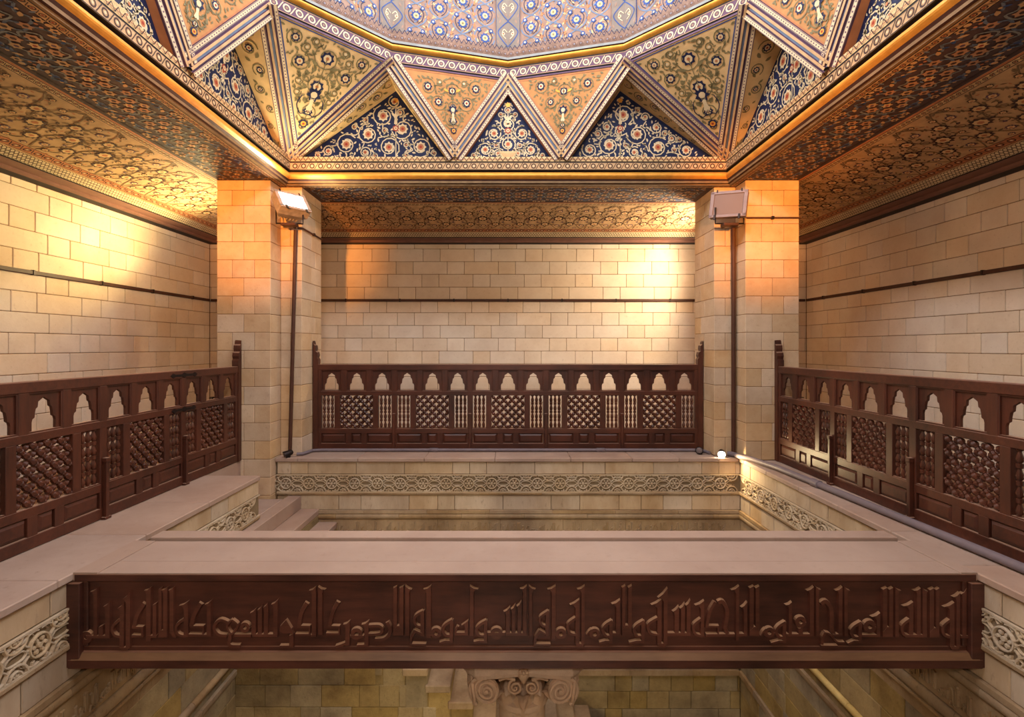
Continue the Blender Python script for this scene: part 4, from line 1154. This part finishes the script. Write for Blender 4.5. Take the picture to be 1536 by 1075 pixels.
def spiral_tube(b, cx, cz_, r0, turns, a0, sg, tr, y=0.0, n=46):
    pts, rr = [], []
    for i in range(n):
        t = i/(n-1); a = a0 + sg*t*2*pi*turns; r = r0*(1-t)**0.85 + 0.5
        pts.append((cx + r*cos(a), y - 1.5*t, cz_ + r*sin(a))); rr.append(tr*(1-0.35*t))
    b.tube(pts, rr, 7)
def volute_mesh(sg):
    b = MB(); spiral_tube(b, 0, 0, 9.6, 2.6, pi*0.5, sg, 1.45, -0.6)
    b.lathe([(9.0, -0.2), (9.0, 2.2)], 20, (0,0,0), (0,1,0)); b.lathe([(0.1, -3.4), (1.6, -2.8), (1.9, 0)], 10, (0,0,0), (0,1,0))
    # stalk rising from the leaves to the scroll
    b.tube(smooth([(-sg*9, 1.5, -13), (-sg*13, 1.0, -6), (-sg*13.5, 0, 1), (-sg*9, -0.4, 8), (0, -0.6, 9.8)], 4), 1.8, 6)
    return mesh_of(b, 'volute', 'capital_stone', 50)
VM = {1: volute_mesh(1), -1: volute_mesh(-1)}
for k in range(4):
    a = pi/4 + k*pi/2
    for sg in (-1, 1):
        an = a + sg*0.19
        put('volute', VM[sg], col, (50*cos(an), 50*sin(an), cz(-265)), a + pi/2 + sg*0.60)
def leaf_mesh(h, w_, curl, n=12):
    """acanthus leaf: lobed blade that rises, bends outwards and drops its tip"""
    b = MB(); rows = []
    for i in range(n+1):
        t = i/n
        ang = 1.35*max(0, (t-0.35)/0.65)**1.3*2.0
        z_ = h*(min(t, 0.55) + (sin(ang)*0.28 if t > 0.35 else 0)); y = -curl*(1-cos(ang))*0.55 - 1.5*t
        wd = w_*(0.62 + 0.9*t - 1.25*t*t)*(1 + 0.26*(i % 2)); e = 1.6 + 2.0*t
        rows.append([V3((-wd, y+e, z_-0.5)), V3((-wd*0.5, y+0.2, z_+0.7)), V3((0, y-1.3, z_)), V3((wd*0.5, y+0.2, z_+0.7)), V3((wd, y+e, z_-0.5))])
    b.loft(rows, closed=False, caps=False); b.loft([[p + V3((0, 1.6, -0.6)) for p in r_] for r_ in rows], closed=False, caps=False)
    return mesh_of(b, 'acanthus_leaf', 'capital_stone', 60, False)
LM, LM2 = leaf_mesh(34, 9.5, 15.0), leaf_mesh(26, 8.0, 15.0)
for k in range(8):
    a = k*pi/4 + pi/8
    put('acanthus_leaf', LM, col, (18*cos(a), 18*sin(a), cz(-298)), a + pi/2)
    a = k*pi/4
    put('acanthus_leaf', LM2, col, (21*cos(a), 21*sin(a), cz(-300)), a + pi/2)
for k in range(4):   # helices and fleuron in the middle of every side
    b = MB()
    for sg in (-1, 1):
        spiral_tube(b, sg*6.4, -264 + 262, 5.4, 1.9, pi/2, -sg, 1.1, 0, 30); b.tube(smooth([(sg*6.4, 0, 3.4), (sg*13, 1, 4.6), (sg*19, 2, 2.2)], 4), 1.3, 6)
    b.lathe([(0.3, -6), (2.4, -3), (4.6, 1), (5.4, 5), (4.2, 9), (1.2, 12.5), (0.2, 13)], 9, (0, 0, 6))
    for j in range(7):
        a = pi + pi*j/6; b.lathe([(0.2, -2), (1.8, 0), (0.2, 2)], 6, (5.2*cos(a), 5.2*sin(a), 12), (0.2*cos(a), 0.2*sin(a), 1))
    obj('fleuron', b, 'capital_stone', col, (39*cos(k*pi/2 - pi/2), 39*sin(k*pi/2 - pi/2), cz(-262)), k*pi/2, 55)

# ================================================================== BALUSTRADES
HT = 141.0
def turned(L, beads, r, n=8, m='dark_wood_z'):
    """lathe-turned spindle: vases and rings in turn, from 0 to L along z"""
    prof = [(r*0.55, 0)]
    seg = L/beads
    for i in range(beads):
        z_ = i*seg
        for f, k in ((0.06, 0.95), (0.12, 0.95), (0.16, 0.5), (0.22, 0.85), (0.45, 1.1), (0.72, 0.62), (0.84, 0.5), (0.88, 0.95), (0.95, 0.95)):
            prof.append((r*k, z_ + f*seg))
    prof.append((r*0.55, L)); return prof
def arch_hole(w_, h):
    """stepped keel arch, right half from the apex down"""
    return [(0, h), (0.40*w_, h*0.87), (0.44*w_, h*0.71), (0.57*w_, h*0.66), (0.63*w_, h*0.52), (0.65*w_, h*0.40), (0.80*w_, h*0.35), (0.85*w_, h*0.26), (0.85*w_, 0)]
BAY = 125.0; ENDS = 10.0
def balustrade(root):
    """five bays from -BAY*2.5 to BAY*2.5 along x; front (well side) towards -y; z from 0"""
    half = BAY*2.5; wd = 'dark_wood_x'
    def bx(name, x0, x1, z0, z1, y0=-3.2, y1=3.2, ch=0.5, mat=wd, par=None):
        m = MB(); m.box(x0, x1, y0, y1, z0, z1, 0, ch); return obj(name, m, mat, par or root)
    ex = half + ENDS - 0.4
    bx('top_rail', -ex, ex, 131, 141, -3.8, 3.8, 0.9)
    bx('middle_rail', -ex, ex, 89.5, 97, -3.4, 3.4)
    bx('lower_rail', -ex, ex, 27.0, 35.2, -3.4, 3.4)
    bx('bottom_rail', -ex, ex, 0.4, 11, -3.4, 3.4)
    lib = {}
    def inst(name, key, build, mat, loc, ang=None, par=None):
        if key not in lib: lib[key] = mesh_of(build(), name, mat, ang)
        return put(name, lib[key], par or root, loc)
    def sb(x, z_):
        def f():
            m = MB(); m.box(-x/2, x/2, -3.3, 3.3, 0, z_, 0, 0.4); return m
        return f
    for k in range(6):
        x = -half + k*BAY; w_ = 9.0 if 0 < k < 5 else 14.0; xo = x if 0 < k < 5 else x + (2.4 if k else -2.4)
        inst('stile', ('st', w_), sb(w_, 131.0), 'dark_wood_z', (xo, 0, 0.2))
        if 0 < k < 5:
            def brace():
                m = MB(); m.box(-2.0, 2.0, -7.6, -3.5, 0, 58, 0, 0.4); m.box(-2.6, 2.6, -8.4, -3.4, 56, 60.5, 0, 0.5); m.box(-4, 4, -8, -3.4, 0, 2.4, 0, 0.3); return m
            inst('brace_post', 'br', brace, 'dark_wood_z', (x, 0, 0))
    # per bay
    lw = 54.0; bw = 21.0
    for k in range(5):
        c = -half + (k+0.5)*BAY
        # arches
        for j in (-1, 0, 1):
            xc = c + j*BAY/3
            def arch():
                m = MB(); W_, H_ = (BAY/3 - 9)/2 + 0.4, 34.5
                hole = arch_hole(13.6, 28.0); z0 = 1.8
                for sx in (-1, 1):
                    outl = [(sx*W_, 0), (sx*W_, H_), (0, H_)] + [(sx*x, z_ + z0) for x, z_ in hole] + [(sx*0.85*13.6, 0)]
                    ring_f = [(x, -1.0, z_) for x, z_ in outl]; ring_b = [(x, 1.6, z_) for x, z_ in outl]
                    n_ = len(outl)
                    m.add(ring_f, [tuple(range(n_))]); m.add(ring_b, [tuple(range(n_))[::-1]])
                    m.add(ring_f + ring_b, [(i, (i+1) % n_, n_ + (i+1) % n_, n_ + i) for i in range(n_)])
                m.box(-W_, W_, -2.6, 2.6, 0, 1.6)
                return m
            inst('arch_panel', 'arch', arch, 'dark_wood_z', (xc, 0, 96.8))
            def bead():
                m = MB(); W_ = (BAY/3 - 9)/2; fr0 = (V3((0,0,0)), BX, BZ, -BY)
                for x0, x1, z0, z1 in ((-W_-.6, -W_+1.2, 0, 34.5), (W_-1.2, W_+.6, 0, 34.5), (-W_, W_, 33.2, 35)): m.box(x0, x1, -2.7, -0.8, z0, z1, 0, 0.3)
                return m
            inst('arch_bead', 'abead', bead, 'dark_wood_z', (xc, 0, 96.8))
            if j < 1: inst('arch_stile', 'ast', sb(9.0, 35.0), 'dark_wood_z', (xc + BAY/6, 0, 96.5))
        # stiles of the middle row
        xl = c - lw/2; xr = c + lw/2
        for xs_ in (xl - 4.6, xr + 4.6): inst('row_stile', 'rst', sb(9.2, 55.0), 'dark_wood_z', (xs_, 0, 34.8))
        for sx in (-1, 1):
            bc = c + sx*(lw/2 + 9.2 + bw/2 + 0.4)
            for t in (-1, 0, 1):
                def bal():
                    m = MB(); m.lathe(turned(55.0, 4, 2.5), 8); return m
                inst('baluster', 'bal', bal, 'turned_wood', (bc + t*6.6, 0, 34.8), 40)
            inst('baluster_sill', 'bs', lambda: (lambda m: (m.box(-bw/2, bw/2, -3.0, 3.0, 0, 1.2), m)[1])(MB()), 'dark_wood_x', (bc, 0, 35.0))
        # turned lattice
        H_ = 54.3; pit = 13.2; hw = lw/2
        for sg in (-1, 1):
            q = -4
            ks = [i*pit for i in range(-5, 6)]
            for kk in ks:
                # line x*sg - (z - H/2) = kk  -> clip to the square
                pts = []
                for z_ in (0.0, H_):
                    x = sg*(kk + z_ - H_/2)
                    if abs(x) <= hw: pts.append((x, z_))
                for x in (-hw, hw):
                    z_ = sg*x - kk + H_/2
                    if 0 < z_ < H_: pts.append((x, z_))
                if len(pts) < 2: continue
                p, r_ = min(pts, key=lambda t: t[1]), max(pts, key=lambda t: t[1])
                L = sqrt((p[0]-r_[0])**2 + (p[1]-r_[1])**2)
                if L < 6: continue
                def rod():
                    m = MB(); step = pit/sqrt(2)/1.0; nb = max(1, round(L/step)); prof = []
                    seg = L/nb
                    for i in range(nb):
                        for f, k_ in ((0.0, 0.62), (0.12, 0.62), (0.17, 0.86), (0.24, 0.66), (0.36, 1.0), (0.5, 1.12), (0.64, 1.0), (0.76, 0.66), (0.83, 0.86), (0.88, 0.62)):
                            prof.append((2.85*k_, (i+f)*seg))
                    prof.append((1.7, L))
                    d = V3((r_[0]-p[0], 0, r_[1]-p[1]))
                    m.lathe(prof, 6, (0, 0.9*sg, 0), d); return m
                inst('lattice_rod', ('rod', sg, round(kk, 1)), rod, 'turned_wood', (c + p[0], 0, 35.0 + p[1]), 40)
        # raised panels of the bottom row
        for a, e, nm in ((c-57.5, c-17.5, 'wide_panel'), (c-8.2, c+8.2, 'square_panel'), (c+17.5, c+57.5, 'wide_panel')):
            W_ = e - a
            def pan():
                m = MB(); m.box(-W_/2, W_/2, -0.6, 1.5, 0, 16.5)
                rings = []
                for ins_, y in ((1.2, -0.6), (1.2, -1.6), (3.6, -3.2)):
                    rings.append([(-W_/2+ins_, y, ins_), (W_/2-ins_, y, ins_), (W_/2-ins_, y, 16.5-ins_), (-W_/2+ins_, y, 16.5-ins_)])
                m.loft(rings); return m
            inst(nm, ('pan', round(W_, 1)), pan, 'dark_wood_x', ((a+e)/2, 0, 10.8))
        for xs_ in (c-12.9, c+12.9): inst('panel_stile', 'pst', sb(9.4, 17.0), 'dark_wood_z', (xs_, 0, 10.6))
    # carved end posts with scroll
    for sx in (-1, 1):
        def newel():
            m = MB(); prof = [(0, 0), (9, 0), (9, 141), (9.5, 143), (9.5, 149), (7.5, 152), (8.8, 156), (7.6, 161), (4.6, 163), (5.4, 167), (4.8, 172), (2.0, 174), (1.5, 178), (0, 180)]
            fr0 = (V3((0, 4.6, 0)), V3((-sx, 0, 0)), BZ, -BY); m.prism([(x-1.5, z_) for x, z_ in prof], fr0, 0, 9.2, 0, 0.6)
            m.prism([(x-1.5, z_) for x, z_ in prof][::-1], (V3((0, 4.6, 0)), V3((-sx, 0, 0)), BZ, BY), 0, 0.05, 0, 0); return m
        inst('end_post', ('nw', sx), newel, 'dark_wood_z', (sx*(ex - 2.2), 0, 0))
    return root
BL = thing('wooden_balustrade', 'dark turned-wood balustrade running along the back wall between the piers', 'balustrade', (0, 846, FL+0.2), 0, 'lattice balustrades around the well')
balustrade(BL)
def copy_tree(o, loc, rz, label):
    c = o.copy(); COL.objects.link(c); c.location = (loc[0]*S, loc[1]*S, loc[2]*S + ZUP*S); c.rotation_euler = (0, 0, rz); c['label'] = label
    for ch in list(o.children):
        d = ch.copy(); COL.objects.link(d); d.parent = c
        for g in list(ch.children):
            e = g.copy(); COL.objects.link(e); e.parent = d
    return c
half_len = BAY*2.5 + ENDS
bl_l = copy_tree(BL, (-403, 765.6 - half_len, FL+0.2), pi/2, 'dark turned-wood balustrade with iron straps beside the yellow-lit wall')
bl_r = copy_tree(BL, (403, 765.6 - half_len, FL+0.2), -pi/2, 'dark turned-wood balustrade beside the grey floor pipe')
# iron straps on the left balustrade, across the second stile from the pier
for zz, L in ((135, 26), (93, 24)):
    m = MB(); fr0 = (V3((0, -3.7, 0)), BX, BZ, -BY)
    m.prism([(-L, 0), (-L+5, 3), (-L+9, 1.4), (-4, 1.6), (0, 3.4), (4, 1.6), (L-9, 1.4), (L-5, 3), (L, 0), (L-5, -3), (L-9, -1.4), (4, -1.6), (0, -3.4), (-4, -1.6), (-L+9, -1.4), (-L+5, -3)], fr0, 0, 0.8, 0, 0.2)
    obj('iron_strap', m, 'iron', bl_l, (BAY*1.5, 0, zz))

# ================================================================== LAMPS
def lamp(name, kind, parent, loc, target, energy, color, size=0.3, angle=150, blend=0.6, origin=(0,0,0)):
    """light source of a fixture; loc and target in room units"""
    d = bpy.data.lights.new(name, kind); d.energy = energy; d.color = color
    if kind == 'SPOT':
        d.spot_size = math.radians(angle); d.spot_blend = blend; d.shadow_soft_size = size
    elif kind == 'AREA':
        d.shape = 'RECTANGLE'; d.size = size; d.size_y = size*0.7; d.spread = math.radians(angle)
    else: d.shadow_soft_size = size
    o = bpy.data.objects.new(name, d); COL.objects.link(o)
    o.location = (loc[0]*S, loc[1]*S, (loc[2]+ZUP)*S)
    o.rotation_euler = (V3(target) - V3(loc)).to_track_quat('-Z', 'Y').to_euler()
    if parent:
        bpy.context.view_layer.update()
        o.parent = parent; o.matrix_parent_inverse = parent.matrix_world.inverted()
    return o

def floodlight(label, loc, aim, glass, body='flood_paint', w_=44.0, h=32.0, d=17.0, wall_dir=(0, 1, 0), roll=0.0):
    n = V3(aim).normalized()
    t = thing('floodlight', label, 'floodlight', loc)
    q = n.to_track_quat('-Y', 'Z') @ Matrix.Rotation(roll, 3, 'Y').to_quaternion()
    R3 = q.to_matrix()
    def ori(mb):
        mb.v = [tuple(R3 @ V3(p)) for p in mb.v]; return mb
    m = MB()   # tapering housing
    m.loft([[(-w_/2, -d/2, -h/2), (w_/2, -d/2, -h/2), (w_/2, -d/2, h/2), (-w_/2, -d/2, h/2)],
            [(-w_/2, d*0.05, -h/2), (w_/2, d*0.05, -h/2), (w_/2, d*0.05, h/2), (-w_/2, d*0.05, h/2)],
            [(-w_*0.34, d/2, -h*0.32), (w_*0.34, d/2, -h*0.32), (w_*0.34, d/2, h*0.32), (-w_*0.34, d/2, h*0.32)]])
    hs = obj('housing', ori(m), body, t)
    m = MB()
    for k in range(6): m.box(-w_*0.3 + k*w_*0.11, -w_*0.3 + k*w_*0.11 + 1.2, d*0.1, d*0.62, -h*0.36, h*0.36)
    obj('cooling_fin', ori(m), body, hs)
    m = MB()
    for x0, x1, z0, z1 in ((-w_/2-1, w_/2+1, h/2-3.6, h/2+1), (-w_/2-1, w_/2+1, -h/2-1, -h/2+3.6), (-w_/2-1, -w_/2+4.6, -h/2, h/2), (w_/2-4.6, w_/2+1, -h/2, h/2)):
        m.box(x0, x1, -d/2-2.2, -d/2, z0, z1, 0, 0.5)
    obj('rim', ori(m), body, t)
    m = MB(); m.box(-w_/2+4.6, w_/2-4.6, -d/2-1.0, -d/2-0.2, -h/2+3.6, h/2-3.6); obj('glass', ori(m), glass, t)
    for sx in (-1, 1):
        m = MB(); m.box(sx*(w_/2-8)-1.5, sx*(w_/2-8)+1.5, -d/2-3.4, -d/2-1.6, -h/2-4.5, -h/2+3, 0, 0.4); obj('clip', ori(m), 'iron', t)
        m = MB(); m.box(sx*(w_/2-8)-1, sx*(w_/2-8)+1, -d/2-3, -d/2-1.8, h/2-1, h/2+3.4, 0, 0.3); obj('clip', ori(m), 'iron', t)
    wd = V3(wall_dir).normalized(); side = wd.cross(BZ)
    m = MB(); base = V3((0, 0, -h/2 - 7))
    m.tube([V3((0,0,-2)) + side*(w_*0.42), base + side*(w_*0.42), base - side*(w_*0.42), V3((0,0,-2)) - side*(w_*0.42)], 1.3, 6)
    m.tube([base, base + wd*14, base + wd*26], 2.0, 6)
    obj('bracket', m, 'iron', t)
    m = MB(); m.box(-11, 11, -7, 7, -h/2-11, -h/2-7, 0, 0.6); obj('ballast_tray', m, 'pipe_brown', t)
    return t
f1 = floodlight('lit white floodlight on a bracket in the corner of the pier', (-328, 768, 209), (0.62, -0.52, 0.62), 'lamp_white', w_=46.0, h=34.0, d=24.0, wall_dir=(-0.1, 1, 0))
lamp('pier_flood_light', 'SPOT', f1, (-322, 766, 222), (-150, 640, 300), E_PIER, (1.0, 0.80, 0.42), 0.12, 165, 0.5)
f2 = floodlight('unlit grey floodlight with a blank glass front on the pier', (331, 764, 210), (-0.55, -0.82, 0.12), 'flood_glass', 'flood_grey', w_=50.0, h=38.0, roll=0.08)
fA = floodlight('floodlight behind the pier shining on the yellow side wall', (-460.5, 858, 118), (-0.6, -0.35, 0.7), 'lamp_white', wall_dir=(1, 0, 0))
lamp('aisle_light', 'SPOT', fA, (-478, 846, 136), (-570, 745, 235), E_AISLE_L, (1.0, 0.78, 0.34), 0.12, 150, 0.9)
fB = floodlight('floodlight on the hidden rear face of the pier', (392, 912, 150), (-0.75, 0.5, 0.4), 'lamp_white', wall_dir=(0, -1, 0))
lamp('rear_light', 'SPOT', fB, (374, 925, 162), (-100, 1000, 150), E_AISLE_B, (1.0, 0.82, 0.56), 0.12, 168, 0.4)
for sx, wh in ((-1, 'the lit floodlight'), (1, 'the unlit grey floodlight')):
    g = floodlight('orange floodlight on the wall opposite, aimed at the pier with ' + wh, (sx*230, YF+26, 130), (sx*0.15, 1, 0.12), 'lamp_white', wall_dir=(0, -1, 0))
    lamp('orange_flood', 'SPOT', g, (sx*230, YF+44, 130), (sx*384, 767, 205), E_FRONT, (1.0, 0.36, 0.05), 0.15, 20, 1.0)
g = floodlight('added fill floodlight in the middle of the wall opposite', (0, YF+26, 150), (0, 1, 0.0), 'lamp_white', wall_dir=(0, -1, 0))  # unseen wide lamp, added to lift the general light of the room
lamp('added_fill_light', 'SPOT', g, (0, YF+44, 150), (0, 900, 0), E_FILL, (1.0, 0.86, 0.74), 0.35, 150, 0.7)

def spotlight(label, loc, aim, lit):
    t = thing('ledge_spotlight', label, 'spotlight', loc)
    q = V3(aim).normalized().to_track_quat('-Y', 'Z').to_matrix()
    m = MB(); m.lathe([(2.6, 7), (4.2, 5), (5.0, 0), (6.0, -4), (6.2, -6), (5.6, -6), (5.2, -4.6)], 14, (0,0,0), (0,1,0)); m.v = [tuple(q @ V3(p) + V3((0,0,6))) for p in m.v]
    obj('housing', m, 'iron', t, ang=40)
    m = MB(); m.lathe([(0.1, -6.6), (3.6, -6.2), (5.2, -5.0), (5.2, -4.0)], 14, (0,0,0), (0,1,0)); m.v = [tuple(q @ V3(p) + V3((0,0,6))) for p in m.v]
    obj('lens', m, 'lamp_warm' if lit else 'flood_glass', t, ang=60)
    m = MB(); m.box(-3, 3, -2.5, 2.5, 0, 1.4, 0, 0.3); m.tube([(0,0,1), (0,0,6)], 1.1, 6); obj('foot', m, 'iron', t)
    return t
s1 = spotlight('small lit spotlight on the ledge corner shining into the well', (330, 790, FL), (-0.35, -0.85, -0.25), True)
lamp('ledge_light', 'SPOT', s1, (326, 778, FL+5), (344, 640, -225), E_LEDGE, (1.0, 0.74, 0.38), 0.03, 170, 0.6)
spotlight('small dark unlit spotlight on the ledge against the balustrade end', (304, 811, FL), (-0.4, -0.8, 0.1), False)
spotlight('small dark unlit spotlight at the foot of the leaning conduit', (-338, 786.5, FL), (-0.7, -0.6, -0.35), False)
g = floodlight('floodlight low on the near wall of the well', (10, WYF+22, -480), (0, 1, -0.1), 'lamp_white', wall_dir=(0, -1, 0))
lamp('well_light', 'SPOT', g, (10, WYF+44, -480), (10, 784, -540), 230.0, (1.0, 0.82, 0.50), 0.2, 84, 0.8)

# ================================================================== CONDUITS AND PIPES
def pipe(name, label, pts, r, mat, cat='pipe', clips=(), cpl=()):
    base = pts[0]; t = thing(name, label, cat, base)
    m = MB(); m.tube([V3(p) - V3(base) for p in pts], r, 8); obj('tube', m, mat, t, ang=50)
    for p in clips:
        m = MB(); x, y, z_ = V3(p) - V3(base); m.box(x-2, x+2, y-2, y+2, z_-2.4, z_+2.4, 0, 0.4); obj('clip', m, 'iron', t)
    for p, d in cpl:
        m = MB(); m.lathe([(r*1.02, -7), (r*1.28, -6.4), (r*1.28, 6.4), (r*1.02, 7)], 10, V3(p)-V3(base), d); obj('coupling', m, mat, t, ang=50)
    return t
zc = 98.0
def strip(name, label, x0, x1, y0, y1):
    t = thing(name, label, 'conduit', ((x0+x1)/2, (y0+y1)/2, zc)); m = MB()
    X, Y = (x1-x0)/2, (y1-y0)/2
    m.box(-X, X, -Y, Y, -2.6, 2.6, 0, 0.5); obj('trunking', m, 'pipe_brown', t)
    m = MB()
    if X > Y:
        for k in range(-5, 6): m.box(k*X/5.5-1.2, k*X/5.5+1.2, -Y-0.8, Y, -3.2, 3.4)
    else:
        for k in range(-5, 6): m.box(-X-0.8, X+0.8, k*Y/5.5-1.2, k*Y/5.5+1.2, -3.2, 3.4)
    obj('saddle', m, 'iron', t)
strip('wall_conduit', 'brown cable conduit running along the back wall', -WALL+4, WALL-4, YB-4, YB-0.3)
strip('wall_conduit', 'brown cable conduit along the yellow-lit side wall', -WALL+0.3, -WALL+4, YF, YB-5)
strip('wall_conduit', 'brown cable conduit along the pinkish side wall', WALL-4, WALL-0.3, YF, YB-5)
pipe('pier_conduit', 'brown conduit leaning down the corner of the pier below the lit floodlight', [(-331, 797, 182), (-334, 796, 40), (-339, 795, FL+9)], 3.0, 'pipe_brown', 'conduit', [(-331.5, 797.5, 150), (-337, 796.5, -60)])
pipe('pier_conduit', 'straight brown conduit down the corner of the pier below the grey floodlight', [(351, 796, 190), (351, 796, FL+6)], 3.4, 'pipe_brown', 'conduit', [(351, 797.5, 120), (351, 797.5, 0), (351, 797.5, -110)])
pipe('branch_conduit', 'thin conduit from the grey floodlight across the face of the pier', [(357, 764.8, 193), (360, 764.8, 193), (438, 764.8, 193)], 1.3, 'pipe_brown', 'conduit', [(396, 765, 193)])
pipe('branch_conduit', 'thin conduit from the lit floodlight back along the pier', [(-328, 797.5, 185), (-320.6, 798.6, 185), (-320.6, 884, 185)], 1.3, 'pipe_brown', 'conduit', [(-320.3, 845, 185)])
pipe('ledge_pipe', 'grey floor pipe along the narrow ledge beside the balustrade', [(341, 794, FL+4.2), (346, 791, FL+4.2), (349, 784, FL+4.2), (351, 768, FL+4.3), (359, 755, FL+4.4), (369, 700, FL+4.4), (377, 560, FL+4.4), (385, 400, FL+4.4), (389, 250, FL+4.4), (389, 90, FL+4.4)], 4.0, 'pipe_grey', 'pipe', [], [((373.5, 620, FL+4.4), (0.055, -1, 0)), ((387.5, 310, FL+4.4), (0.03, -1, 0))])
pipe('ledge_pipe', 'dark grey pipe lying before the back balustrade', [(-329, 796, FL+3), (-321, 798, FL+3), (-315, 824, FL+3), (-300, 828, FL+3), (300, 828, FL+3), (315, 820, FL+3), (318, 806, FL+3)], 2.6, 'pipe_grey', 'pipe', [], [((-120, 828, FL+3), (1,0,0)), ((150, 828, FL+3), (1,0,0))])

# ================================================================== FIRE EXTINGUISHERS behind the side balustrades
def extinguisher(label, loc, sx):
    t = thing('fire_extinguisher', label, 'extinguisher', loc)
    m = MB(); m.lathe([(8, 0), (8.6, 1.5), (8.6, 46), (7.6, 51), (4, 55), (2.6, 56), (2.6, 59)], 16); obj('cylinder', m, 'red_paint', t, ang=40)
    m = MB(); m.box(-2, 2, -3, 3, 59, 62, 0, 0.4); m.box(-1.4, 1.4, -9, 2, 62, 63.6, 0, 0.3); m.box(-1.4, 1.4, -9, 2, 65, 66.6, 0, 0.3); obj('valve', m, 'iron', t)
    m = MB(); m.tube(smooth([(0, -2, 60), (-sx*5, -4, 66), (-sx*11, -6, 62), (-sx*12, -7, 50), (-sx*11, -7, 34), (-sx*10, -7, 22)], 4), 1.4, 6); obj('hose', m, 'black_rubber', t, ang=50)
extinguisher('red fire extinguisher with black hose behind the balustrade with iron straps', (-612, 1058, FL), -1)
extinguisher('red fire extinguisher with black hose behind the balustrade beside the floor pipe', (606, 1058, FL), 1)
